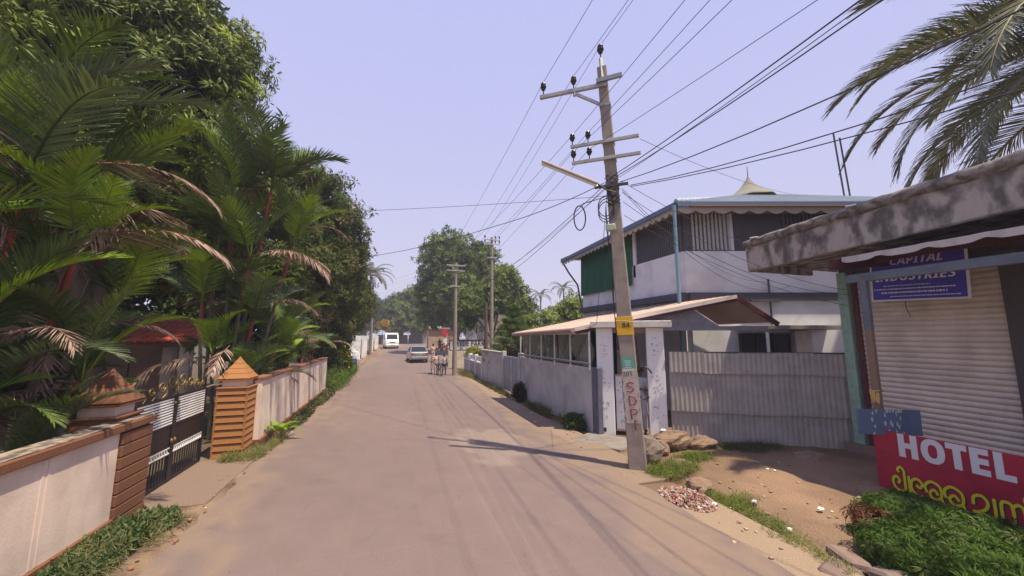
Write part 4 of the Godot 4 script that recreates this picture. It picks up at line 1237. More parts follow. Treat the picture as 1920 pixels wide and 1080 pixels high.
func far_buildings():
	# name board on the garden wall
	var nb := thing("name_board", "white board with black letters HYDE PARK above the low garden wall", "sign", Vector3(4.3, 1.5, -29.2))
	part("board", boxy(Vector3(1.3, 0.38, 0), Vector3(2.7, 0.78, 0.06), 0.01), mat(Color(0.62, 0.60, 0.61), 0.6, "blot", 1.0), nb)
	var bf := Mb.new()
	for y in [0.0, 0.76]: bf.box(Vector3(1.3, y, 0.01), Vector3(2.76, 0.07, 0.08))
	for x in [-0.05, 2.65]: bf.box(Vector3(x, 0.38, 0.01), Vector3(0.07, 0.69, 0.08))
	part("board_frame", bf, M.black, nb)
	words("HYDE PARK", 0.40, M.black, nb, Transform3D(Basis.from_scale(Vector3(0.80, 1, 1)), Vector3(0.33, 0.18, 0.035)), 0.01)
	for x in [0.2, 2.4]: part("board_post", boxy(Vector3(x, -0.8, -0.06), Vector3(0.07, 1.7, 0.06)), M.black, nb)
	var hw := thing("garden_wall", "cream wall behind the name board", "wall", Vector3(4.4, rise(-31.0), -31.0))
	part("wall_panel", boxy(Vector3(2.4, 0.75, 0), Vector3(4.8, 1.7, 0.18), 0.01), mat(Color(0.60, 0.53, 0.44), 0.9, "blot", 0.5), hw)
	part("coping", boxy(Vector3(2.4, 1.63, 0), Vector3(4.9, 0.06, 0.26), 0.01), M.white, hw)
	# brick hut and red-capped pillar at the bend
	var b := thing("brick_hut", "small brown brick hut with flat concrete roof at the bend", "hut", Vector3(5.2, rise(-58.0), -58.0))
	part("wall", boxy(Vector3(2.0, 1.4, -1.0), Vector3(4.0, 2.9, 2.4)), mat(Color(0.44, 0.27, 0.185), 0.95, "blot", 0.5), b)
	part("lower_wall", boxy(Vector3(1.2, 0.75, 0.35), Vector3(2.4, 1.7, 0.3)), mat(Color(0.42, 0.31, 0.24), 0.95, "blot", 0.5), b)
	part("roof_slab", boxy(Vector3(1.9, 2.95, -0.9), Vector3(4.4, 0.16, 2.9)), mat(Color(0.40, 0.36, 0.33), 0.9), b)
	part("door", boxy(Vector3(2.9, 1.0, 0.23), Vector3(0.9, 2.0, 0.06)), M.timber, b)
	var rp := thing("gate_pillar", "white pillar with bright red upper half beside the brick hut", "pillar", Vector3(7.3, rise(-55.0), -55.0))
	part("shaft", boxy(Vector3(0.0, 1.1, 0), Vector3(0.55, 2.2, 0.55), 0.02), M.white, rp)
	part("red_panel", boxy(Vector3(-0.1, 2.4, 0.1), Vector3(0.65, 1.1, 0.5), 0.02), mat(Color(0.52, 0.03, 0.03), 0.6), rp)
	part("cap_slab", boxy(Vector3(0.2, 3.02, 0), Vector3(1.3, 0.12, 0.7), 0.02), mat(Color(0.55, 0.33, 0.30), 0.8), rp)
	var rs := Mb.new()
	for k in 40: rs.ball(Vector3(rng.randf_range(-1.0, 1.2), rng.randf_range(0.1, 1.0), rng.randf_range(-0.3, 0.3)), Vector3.ONE * rng.randf_range(0.08, 0.16), 4)
	var rc := part("foliage", rs, mat(Color(0.17, 0.02, 0.03), 0.8))
	rc.position = Vector3(6.9, rise(-53.0), -53.0)
	tag(rc, "dark red potted foliage in front of the red-capped pillar", "plant", "", "stuff")
	var wh := thing("white_house", "white plastered house half hidden by the big roadside tree", "house", Vector3(9.0, rise(-44.0), -44.0))
	part("wall", boxy(Vector3(3.0, 2.4, -2.0), Vector3(6.0, 5.2, 4.0)), M.house_white, wh)
	for k in 2:
		var wn := part("window", boxy(Vector3(0.9 + k * 1.9, 3.1, 0.01), Vector3(0.9, 1.1, 0.06)), M.glass, wh)
		part("window_frame", boxy(Vector3(0.9 + k * 1.9, 2.5, 0.04), Vector3(1.1, 0.08, 0.12)), M.white, wn)
	part("roof_slab", boxy(Vector3(3.0, 5.05, -1.8), Vector3(6.8, 0.18, 4.9)), M.white, wh)
	part("porch_slab", boxy(Vector3(1.5, 3.9, 0.6), Vector3(3.2, 0.14, 1.3)), mat(Color(0.42, 0.46, 0.44), 0.8), wh)
	var gh := thing("tiled_house", "house with orange tiled roof and green awning glimpsed behind the trees on the right", "house", Vector3(9.6, rise(-36.0), -36.0))
	part("wall", boxy(Vector3(1.5, 2.3, -1.5), Vector3(5.2, 5.0, 3.0)), mat(Color(0.34, 0.30, 0.27), 0.9, "blot", 0.6), gh)
	var rf := Mb.new()
	rf.quad(Vector3(-1.4, 6.0, 0.4), Vector3(3.4, 5.9, 0.4), Vector3(3.4, 6.9, -1.6), Vector3(-1.4, 7.0, -1.6))
	rf.quad(Vector3(2.6, 4.35, 0.6), Vector3(4.5, 3.95, 0.6), Vector3(4.5, 4.9, -1.0), Vector3(2.6, 5.2, -1.0))
	part("tiled_roof", rf, mat(Color(0.50, 0.115, 0.05), 0.8, "grain", 1.0), gh)
	part("green_awning", boxy(Vector3(3.4, 3.55, 0.3), Vector3(1.7, 0.8, 0.5)), mat(Color(0.02, 0.24, 0.16), 0.7), gh)
	part("shed_roof", boxy(Vector3(1.4, 3.15, 4.5), Vector3(4.4, 0.1, 3.0), 0.0, Basis(Vector3.BACK, 0.04)), mat(Color(0.10, 0.09, 0.09), 0.8), gh)
	# white walls and gates along the left, far on
	var segs := [[-3.2, -36.0, -42.0, 2.3], [-2.85, -42.5, -47.0, 2.15], [-2.5, -48.5, -54.0, 1.95], [-2.1, -54.4, -61.0, 1.75]]
	for k in 4:
		var s: Array = segs[k]
		var zm: float = (s[1] + s[2]) / 2.0
		var w := thing("white_wall", ["short white wall behind the pale covered heap, nearest on the left", "white wall with a plant against it before the thin left pole", "white wall just beyond the thin left pole", "tallest white wall beside the white minibus"][k], "wall", Vector3(s[0], rise(zm), zm), "white walls on the left")
		var n := 4
		for j in n: part("wall_panel", boxy(Vector3(0, s[3] / 2.0, (s[1] - s[2]) * ((j + 0.5) / n - 0.5)), Vector3(0.18, s[3], (s[1] - s[2]) / n - 0.25)), M.white, w)
		for j in n + 1: part("post", boxy(Vector3(0.02, s[3] / 2.0 + 0.06, (s[1] - s[2]) * (float(j) / n - 0.5)), Vector3(0.26, s[3] + 0.14, 0.26)), M.white, w)
	var th := Mb.new()
	th.ball(Vector3(-3.2, rise(-38.0) + 0.55, -33.0), Vector3(0.75, 0.95, 0.8), 10, 0.35, 5)
	solo("tarpaulin_heap", th, mat(Color(0.66, 0.66, 0.68), 0.6, "grain", 1.0), "heap under crumpled white tarpaulin on the left verge", "heap")
	var dr := thing("blue_drum", "small blue drum in front of the white tarpaulin heap", "drum", Vector3(-2.75, rise(-31.0), -31.5))
	var dm := Mb.new()
	dm.lathe(Vector3.ZERO, [Vector2(0.0, 0), Vector2(0.27, 0), Vector2(0.29, 0.03), Vector2(0.28, 0.25), Vector2(0.29, 0.28), Vector2(0.28, 0.5), Vector2(0.29, 0.53), Vector2(0.27, 0.78), Vector2(0.0, 0.78)], 14)
	part("drum_body", dm, mat(Color(0.05, 0.075, 0.20), 0.5), dr)
	var rim := Mb.new()
	rim.lathe(Vector3(0, 0.76, 0), [Vector2(0.27, 0), Vector2(0.29, 0.02), Vector2(0.27, 0.04)], 14)
	part("drum_rim", rim, mat(Color(0.07, 0.10, 0.24), 0.5), dr)
	var bw := thing("boundary_wall", "brown wall and gate closing the view at the bend", "wall", Vector3(1.5, rise(-84.0), -84.0))
	for k in 5: part("wall_panel", boxy(Vector3(-3.0 + k * 3.2, 0.9, 0), Vector3(3.0, 1.9, 0.2)), mat([Color(0.17, 0.10, 0.08), Color(0.34, 0.20, 0.13), Color(0.22, 0.19, 0.17), Color(0.28, 0.25, 0.22), Color(0.2, 0.17, 0.15)][k], 0.9), bw)
	for k in 3: part("gate_pier", boxy(Vector3(5.0 + k * 2.0, 1.4, 0.2), Vector3(0.6, 2.9, 0.5)), mat(Color(0.42, 0.36, 0.30), 0.9), bw)
	var cg := thing("open_shed", "dark roadside shed with pale roof edge at the bend", "shed", Vector3(4.5, rise(-86.0), -87.0))
	part("shed_wall", boxy(Vector3(2.5, 1.6, -1.5), Vector3(6.0, 3.2, 0.2)), mat(Color(0.30, 0.28, 0.27), 0.9), cg)
	part("shed_roof", boxy(Vector3(2.5, 3.7, 0.0), Vector3(7.0, 0.14, 3.6), 0.0, Basis(Vector3.RIGHT, 0.12)), mat(Color(0.50, 0.52, 0.56), 0.6), cg)
	for x in [-0.6, 2.5, 5.6]: part("shed_post", boxy(Vector3(x, 1.7, 1.5), Vector3(0.2, 3.4, 0.2)), M.white, cg)

# ---- plants ----
func leaf_spray(n: int, l: float, w: float, reach: float, droop: float, sd: int) -> ArrayMesh:   # leaves round a twig tip, each folded along its rib
	var r := RandomNumberGenerator.new()
	r.seed = sd
	var m := Mb.new()
	for k in n:
		var a := TAU * k * 0.382 + r.randf() * 0.7
		var up := r.randf_range(-0.5, 0.9)
		var d := Vector3(cos(a) * cos(up), sin(up), sin(a) * cos(up))
		var o := d * reach * r.randf() * 0.6 + Vector3(0, -reach * 0.3 * r.randf(), 0)
		var ll := l * r.randf_range(0.7, 1.15)
		var s := d.cross(Vector3.UP).normalized()
		if s.length() < 0.5: s = Vector3.RIGHT
		s = s.rotated(d, r.randf_range(-0.7, 0.7))
		var nn := s.cross(d).normalized()
		var mid := o + d * ll * 0.5 - nn * w * 0.22
		var tip := o + d * ll + Vector3(0, -droop * ll, 0)
		var a1 := o + d * ll * 0.42 + s * w * 0.5
		var a2 := o + d * ll * 0.42 - s * w * 0.5
		m.col = Color(1, 1, 1) * r.randf_range(0.7, 1.2)
		m.tri(o, a1, mid); m.tri(o, mid, a2); m.tri(a1, tip, mid); m.tri(mid, tip, a2)
	return m.mesh()

var sprays := {}
var gap := FastNoiseLite.new()
func crown(parent: Node, lobes: Array, count: int, spray: String, size: float, cols: Array, m: Material, called := "crown", hole := -0.12) -> MultiMeshInstance3D:
	gap.frequency = 0.55 / maxf(size, 0.6); gap.seed = 21
	var tot := 0.0
	var cum := []
	for l in lobes:
		tot += pow(l[1].x * l[1].y * l[1].z, 0.67); cum.append(tot)
	var ts := []
	var cs := []
	var tries := 0
	while ts.size() < count and tries < count * 6:
		tries += 1
		var f := rng.randf() * tot
		var i := 0
		while cum[i] < f: i += 1
		var c: Vector3 = lobes[i][0]
		var r: Vector3 = lobes[i][1]
		var d := Vector3(rng.randfn(), rng.randfn(), rng.randfn()).normalized()
		var t := pow(rng.randf(), 0.42)
		var p := c + d * r * t * (1.0 + 0.28 * gap.get_noise_3dv(d * 4.0 + c) * 2.0)
		if gap.get_noise_3dv(p) < hole: continue
		var z := (d * Vector3(1, 0.6, 1) + Vector3(rng.randf() - 0.5, rng.randf() - 0.3, rng.randf() - 0.5)).normalized()
		var b := Basis(Quaternion(Vector3.UP, z)) * Basis(Vector3.UP, rng.randf() * TAU)
		ts.append(Transform3D(b.scaled(Vector3.ONE * size * rng.randf_range(0.7, 1.3)), p))
		var u := gap.get_noise_3dv(p * 0.35 + Vector3(50, 0, 0)) * 1.3 + rng.randf_range(-0.25, 0.25)
		var col: Color = cols[0].lerp(cols[1], clampf(0.5 + u, 0, 1))
		if cols.size() > 2 and rng.randf() < 0.12 and t > 0.75: col = cols[2]
		cs.append(col)
	var mm := MultiMesh.new()
	mm.transform_format = MultiMesh.TRANSFORM_3D; mm.use_colors = true; mm.mesh = sprays[spray]; mm.instance_count = ts.size()
	for k in ts.size():
		mm.set_instance_transform(k, ts[k]); mm.set_instance_color(k, cs[k])
	var o := MultiMeshInstance3D.new()
	o.name = numbered(str(parent.get_instance_id()) if parent != self else "", called); o.multimesh = mm; o.material_override = m
	parent.add_child(o, true)
	o.set_meta("kind", "stuff")
	return o

func tree(called: String, label: String, at: Vector3, lobes: Array, count: int, spray: String, size: float, cols: Array, m: Material, girth := 0.25, group := "", hole := -0.12) -> Node3D:
	var t := thing(called, label, "bush" if called.contains("bush") or called.contains("shrub") or called.contains("plant") else "tree", at, group)
	var low := INF
	var mid := Vector3.ZERO
	for l in lobes:
		low = minf(low, l[0].y - l[1].y); mid += l[0] / lobes.size()
	var fork := Vector3(mid.x * 0.3, maxf(low * 0.8, minf(0.8, mid.y * 0.4)), mid.z * 0.3)
	var tk := Mb.new()
	tk.tube([Vector3(0, -0.15, 0), Vector3(0.03, fork.y * 0.3, 0), fork * Vector3(0.6, 0.7, 0.6), fork], [girth * 1.35, girth, girth * 0.85, girth * 0.75], 10)
	part("trunk", tk, M.bark, t)
	for l in lobes:
		var lm := Mb.new()
		var e: Vector3 = l[0]
		var bow := Vector3(0, 0.12 * fork.distance_to(e), 0)
		lm.tube([fork - Vector3(0, 0.1, 0), fork.lerp(e, 0.35) + bow * 0.5, fork.lerp(e, 0.7) + bow, e + Vector3(0, l[1].y * 0.3, 0)], [girth * 0.6, girth * 0.42, girth * 0.25, girth * 0.08], 7)
		for k in 5:
			var d: Vector3 = Vector3(rng.randfn(), rng.randf_range(-0.3, 1.0), rng.randfn()).normalized() * l[1] * 0.75
			var s := fork.lerp(e, rng.randf_range(0.5, 0.95)) + bow * 0.8
			lm.tube([s, s.lerp(e + d, 0.5) + Vector3(0, 0.1, 0), e + d], [girth * 0.2, girth * 0.12, girth * 0.04], 5)
		part("limb", lm, M.bark, t)
	crown(t, lobes, count, spray, size, cols, m, "crown", hole)
	return t

const MANGO := [Color(0.052, 0.08, 0.014), Color(0.14, 0.18, 0.024), Color(0.26, 0.33, 0.035)]
const FRESH := [Color(0.085, 0.135, 0.035), Color(0.20, 0.265, 0.07), Color(0.30, 0.36, 0.10)]
const DUSTY := [Color(0.055, 0.075, 0.02), Color(0.12, 0.14, 0.04), Color(0.20, 0.18, 0.07)]

func trees():
	sprays.mango = leaf_spray(15, 0.26, 0.062, 0.16, 0.35, 1)
	sprays.broad = leaf_spray(12, 0.22, 0.10, 0.22, 0.2, 2)
	sprays.small = leaf_spray(16, 0.09, 0.045, 0.14, 0.1, 3)
	sprays.fern = leaf_spray(22, 0.17, 0.026, 0.10, 0.35, 8)
	sprays.needle = leaf_spray(18, 0.20, 0.02, 0.06, 0.1, 4)
	sprays.clump = leaf_spray(22, 0.34, 0.20, 0.55, 0.2, 5)
	sprays.blade = leaf_spray(9, 0.30, 0.014, 0.03, 0.25, 6)
	var V := func(x, y, z): return Vector3(x, y, z)
	tree("mango_tree", "huge dark mango tree filling the upper left behind the palms", Vector3(-7.8, 0, -13.5), [[V.call(0.7, 9.6, 0.5), V.call(2.9, 2.8, 2.8)], [V.call(1.7, 11.3, 0.2), V.call(1.9, 1.9, 1.9)], [V.call(-0.9, 11.6, 1.0), V.call(3.0, 2.6, 2.4)], [V.call(2.2, 7.8, -0.6), V.call(1.7, 1.9, 1.8)], [V.call(-0.6, 7.0, 2.4), V.call(2.6, 2.4, 2.2)], [V.call(1.0, 5.6, -0.6), V.call(2.6, 1.8, 2.0)], [V.call(-2.4, 9.2, 3.0), V.call(2.8, 2.8, 2.4)], [V.call(-3.4, 6.0, 0.6), V.call(2.4, 2.2, 2.4)]], 9500, "mango", 1.0, MANGO, M.leaf_gloss, 0.34)
	tree("street_tree", "dusty broad tree over the far part of the left boundary wall", Vector3(-5.0, 0, -19.5), [[V.call(1.0, 8.2, 0.4), V.call(2.3, 2.3, 2.4)], [V.call(2.3, 7.0, -0.6), V.call(1.7, 1.9, 2.0)], [V.call(1.4, 5.2, 1.4), V.call(1.8, 1.7, 2.0)], [V.call(0.2, 9.8, -1.0), V.call(1.9, 1.7, 2.0)], [V.call(2.4, 4.7, -2.4), V.call(1.4, 1.5, 2.0)], [V.call(1.1, 3.3, 0.4), V.call(1.3, 1.3, 2.2)]], 6500, "mango", 0.95, [MANGO[0] * 1.5, DUSTY[1], Color(0.16, 0.13, 0.06)], M.leaf, 0.26, "trees on the left")
	tree("street_tree", "tree with lower rounded crown beyond the dusty tree on the left", Vector3(-4.6, rise(-27.0), -27.0), [[V.call(0.9, 6.2, 0), V.call(2.2, 2.2, 2.4)], [V.call(2.2, 4.6, -0.8), V.call(1.3, 1.6, 2.0)], [V.call(-0.6, 8.2, -1.0), V.call(2.2, 2.0, 2.2)], [V.call(1.0, 3.2, 1.0), V.call(1.6, 1.4, 2.0)]], 3600, "mango", 1.05, DUSTY, M.leaf, 0.22, "trees on the left")
	tree("street_tree", "dark tree overhanging the white walls on the left", Vector3(-6.6, rise(-40.0), -40.0), [[V.call(0.6, 4.8, 0), V.call(2.4, 2.4, 3.0)], [V.call(1.4, 3.8, -6.0), V.call(1.7, 1.8, 3.0)], [V.call(-0.4, 7.0, -3.0), V.call(2.6, 2.4, 3.0)], [V.call(1.9, 3.4, 3.0), V.call(1.2, 1.3, 1.6)]], 3000, "clump", 0.8, [MANGO[0], FRESH[0]], M.leaf, 0.25, "trees on the left")
	tree("garden_tree", "leafy garden tree behind the red-roofed house", Vector3(-13.0, 0, -20.0), [[V.call(0, 5.5, 0), V.call(5.0, 4.0, 3.0)], [V.call(6.0, 4.5, -1.0), V.call(3.5, 3.2, 2.5)], [V.call(-5.0, 5.0, 3.0), V.call(4.0, 4.0, 3.0)]], 2600, "clump", 0.9, [MANGO[0], DUSTY[0]], M.leaf, 0.3)
	# the big tree right of the bend and its neighbours
	tree("roadside_tree", "tallest spreading tree in the middle distance, right of the bend", Vector3(7.4, rise(-47.0), -47.0), [[V.call(-2.6, 8.2, 0), V.call(2.5, 3.4, 3.0)], [V.call(-0.6, 12.0, 0), V.call(3.9, 3.4, 3.4)], [V.call(2.9, 11.2, 1.0), V.call(2.6, 2.8, 2.8)], [V.call(1.0, 8.0, 0.5), V.call(3.8, 3.0, 3.4)], [V.call(4.2, 8.0, 0.5), V.call(2.0, 2.6, 2.6)], [V.call(-2.4, 4.8, -1.5), V.call(2.2, 1.6, 2.4)], [V.call(5.6, 9.2, 2.0), V.call(1.7, 1.9, 1.9)]], 5200, "clump", 0.80, FRESH, M.leaf, 0.45, "", -0.05)
	tree("roadside_tree", "rounded lighter green tree behind the minibus at the bend", Vector3(1.2, rise(-80.0), -82.0), [[V.call(0.2, 6.6, 0), V.call(3.4, 3.8, 3.0)], [V.call(3.6, 8.6, -1.0), V.call(3.6, 3.8, 3.0)], [V.call(-1.4, 4.2, 1.0), V.call(2.2, 2.2, 2.0)], [V.call(3.4, 4.6, 1.0), V.call(2.8, 2.6, 2.4)]], 3000, "clump", 1.0, FRESH, M.leaf, 0.35)
	for p in [[9.5, -92.0, 7.5], [17.5, -90.0, 7.0], [26.5, -90.0, 7.0], [2.5, -104.0, 8.0], [-6.5, -102.0, 7.0]]:
		tree("background_tree", "dark tree closing the background beyond the far sheds", Vector3(p[0], rise(-90.0), p[1]), [[V.call(-2.0, p[2], 0), V.call(4.0, 4.2, 3.0)], [V.call(2.4, p[2] + 0.8, 0.5), V.call(3.8, 3.9, 3.0)], [V.call(0.3, p[2] - 2.6, 1.0), V.call(4.2, 2.6, 2.6)]], 800, "clump", 1.4, [MANGO[0] * 1.2, FRESH[0]], M.leaf, 0.35, "dark trees beyond the far sheds")
	tree("garden_tree", "bright bushy tree between the white house and the conifer", Vector3(8.3, rise(-32.0), -32.5), [[V.call(-0.6, 5.4, 0), V.call(1.8, 2.0, 1.6)], [V.call(1.4, 6.6, 0), V.call(2.0, 2.2, 1.6)], [V.call(-2.2, 4.6, 0.6), V.call(1.3, 1.7, 1.2)], [V.call(3.0, 5.0, 0), V.call(1.5, 1.5, 1.4)]], 2400, "broad", 1.2, FRESH, M.leaf, 0.18)
	tree("garden_tree", "round bright green shrub tree between conifer and white house corner", Vector3(11.6, rise(-27.0), -27.0), [[V.call(0.2, 3.4, 0), V.call(1.7, 1.3, 1.3)], [V.call(1.9, 4.2, 0.4), V.call(1.4, 1.6, 1.3)], [V.call(-1.8, 2.9, 0.2), V.call(1.6, 1.1, 1.2)]], 1500, "broad", 1.1, [FRESH[1], FRESH[2]], M.leaf, 0.14)
	tree("scrub_bush", "wide low scrub bush under the distant coconut palms", Vector3(22.0, rise(-52.0), -52.0), [[V.call(-4, 2.8, 0), V.call(4.0, 2.4, 2.0)], [V.call(3, 3.6, 0), V.call(4.0, 2.8, 2.0)]], 1400, "clump", 0.8, FRESH, M.leaf, 0.2)
	var cf := thing("conifer", "feathery green conifer with level tiers behind the metal side gate", "tree", Vector3(6.75, 0, -21.0))
	var tk := Mb.new()
	tk.tube([Vector3(0, -0.1, 0), Vector3(0, 2.2, 0), Vector3(0.03, 4.5, 0)], [0.10, 0.06, 0.012], 8)
	part("trunk", tk, M.bark, cf)
	var br := Mb.new()
	var lb := []
	for k in 9:
		var y := 1.0 + k * 0.40
		var r := 1.55 * (1.0 - k / 9.6)
		for j in 7:
			var a := TAU * j / 7 + k * 0.4
			var d := Vector3(cos(a), 0.12, sin(a))
			br.tube([Vector3(0, y, 0), Vector3(0, y, 0) + d * r * 0.6, Vector3(0, y, 0) + d * r + Vector3(0, 0.1, 0)], [0.025, 0.016, 0.006], 5)
			for s in 3: lb.append([Vector3(0, y, 0) + d * r * (0.42 + s * 0.26), Vector3(0.20 * r + 0.06, 0.07, 0.20 * r + 0.06)])
	part("branch", br, M.bark, cf, Transform3D.IDENTITY, "stuff")
	crown(cf, lb, 2600, "needle", 0.9, [Color(0.055, 0.115, 0.02), Color(0.12, 0.19, 0.035)], M.leaf, "crown", -0.6)

func frond_mesh(l: float, n: int, ll: float, e0: float, bend: float, droop: float, wid: float, dead: bool, sd: int, cols: Array) -> ArrayMesh:
	var r := RandomNumberGenerator.new()
	r.seed = sd
	var m := Mb.new()
	var pts := []
	var p := Vector3.ZERO
	var N := 22
	for k in N + 1:
		pts.append(p)
		var a := deg_to_rad(e0 - bend * pow(float(k) / N, 1.35))
		p += Vector3(cos(a), sin(a), 0) * l / N
	m.col = cols[2]
	var rad := []
	for k in N + 1: rad.append(lerpf(0.022, 0.004, float(k) / N) * (l / 2.4))
	m.tube(pts, rad, 5)
	for i in n:
		var t := lerpf(0.17, 0.995, float(i) / (n - 1))
		var f := t * N
		var k := mini(int(f), N - 1)
		var o: Vector3 = pts[k].lerp(pts[k + 1], f - k)
		var tg: Vector3 = (pts[k + 1] - pts[k]).normalized()
		var up := Vector3(-tg.y, tg.x, 0)
		for sd2 in [-1.0, 1.0]:
			if r.randf() < (0.25 if dead else 0.03): continue
			var an := deg_to_rad(lerpf(68.0, 18.0, pow(t, 1.4)) + r.randf_range(-7, 7))
			var lift := 0.30 if not dead else -0.25
			var d := (tg * cos(an) + Vector3(0, 0, sd2) * sin(an) + up * lift * sin(an)).normalized()
			var len_ := ll * (0.42 + 0.58 * sin(PI * pow(t, 0.75))) * r.randf_range(0.85, 1.08)
			var w := wid * r.randf_range(0.8, 1.15)
			var c: Color = cols[0].lerp(cols[1], clampf(r.randf() * 0.8 + (0.2 if t > 0.7 else 0.0), 0, 1))
			var q := o
			var S := 4
			var prev := []
			for j in S + 1:
				var u := float(j) / S
				var wv: Vector3 = (tg - d * tg.dot(d)).normalized() * w * [0.55, 1.0, 0.9, 0.55, 0.04][j] * 0.5
				if dead: wv = wv.rotated(d, 0.8 * sin(i * 1.7 + j))
				var rib := q - up * w * 0.18
				if j > 0:
					m.col = c * (1.0 - 0.10 * u) if not (r.randf() < 0.02) else cols[1]
					m.quad(prev[0], prev[1], rib, q + wv)
					m.quad(prev[1], prev[2], q - wv, rib)
				prev = [q + wv, rib, q - wv]
				q += d * len_ / S
				d = (d + Vector3(0, -droop * (0.35 + u), 0)).normalized()
	return m.mesh()

const PALM := [Color(0.068, 0.118, 0.034), Color(0.16, 0.215, 0.065), Color(0.10, 0.12, 0.03)]
const LIME := [Color(0.16, 0.28, 0.02), Color(0.30, 0.42, 0.05), Color(0.20, 0.22, 0.05)]
const BLUE := [Color(0.085, 0.13, 0.072), Color(0.17, 0.215, 0.13), Color(0.09, 0.10, 0.04)]
const STRAW := [Color(0.17, 0.105, 0.08), Color(0.42, 0.30, 0.245), Color(0.22, 0.13, 0.09)]
var F := {}

func palm_clump(label: String, at: Vector3, stems: Array, extra: Array, sd: int, young := 0.3):
	var t := thing("palm_clump", label, "palm", at, "clumps of red-stemmed palms along the left wall")
	var r := RandomNumberGenerator.new()
	r.seed = sd
	var red := mat(Color(0.30, 0.045, 0.02), 0.45, "grain", 2.0)
	var cane := mat(Color(0.14, 0.13, 0.07), 0.7, "blot", 1.5)
	for s in stems:
		var top: Vector3 = s[0]
		var foot := Vector3(top.x * 0.35 + r.randf_range(-0.15, 0.15), -0.05, top.z * 0.35 + r.randf_range(-0.15, 0.15))
		var cs := Mb.new()
		var sh := foot.lerp(top, 0.72)
		cs.tube([foot, foot.lerp(top, 0.4) + Vector3(0.04, 0, 0.02), sh], [0.055, 0.045, 0.04], 8)
		part("stem", cs, cane, t)
		var cr := Mb.new()
		cr.tube([sh, foot.lerp(top, 0.85), top], [0.047, 0.055, 0.03], 8)
		part("crown_shaft", cr, red, t)
		var n: int = s[1]
		for k in n:
			var yaw: float = TAU * k / n + r.randf_range(-0.35, 0.35) + s[2]
			var kind: String = ["up", "mid", "up", "blue", "up", "mid", "old"][r.randi() % 7]
			if r.randf() < young: kind = "lime"
			var gone := r.randf() < 0.11 and k > 0
			if gone: kind = "dead"
			var sc: float = s[3] * r.randf_range(0.85, 1.1)
			part("dead_frond" if gone else "frond", F[kind + str(r.randi() % 2)], M.dry if gone else M.leaf_gloss, t, Transform3D(Basis(Vector3.UP, yaw) * Basis(Vector3.RIGHT, r.randf_range(-0.35, 0.35)) * Basis(Vector3.BACK, r.randf_range(-0.15, 0.15) - (0.5 * r.randf() if gone else 0.0)) * Basis.from_scale(Vector3.ONE * sc), top - Vector3(0, r.randf() * 0.15, 0)))
		var spear := Mb.new()
		spear.col = LIME[1]
		spear.tube([top, top + Vector3(0.03, 0.5, 0.02) * s[3], top + Vector3(0.06, 1.05, 0.05) * s[3]], [0.018, 0.022, 0.003], 6)
		part("spear_leaf", spear, M.leaf_gloss, t)
	for x in extra:   # [where, yaw, pitch, scale, kind]
		part("dead_frond" if x[4].begins_with("dead") else "frond", F[x[4]], M.dry if x[4].begins_with("dead") else M.leaf_gloss, t, Transform3D(Basis(Vector3.UP, x[1]) * Basis(Vector3.BACK, x[2]) * Basis.from_scale(Vector3.ONE * x[3]), x[0]))

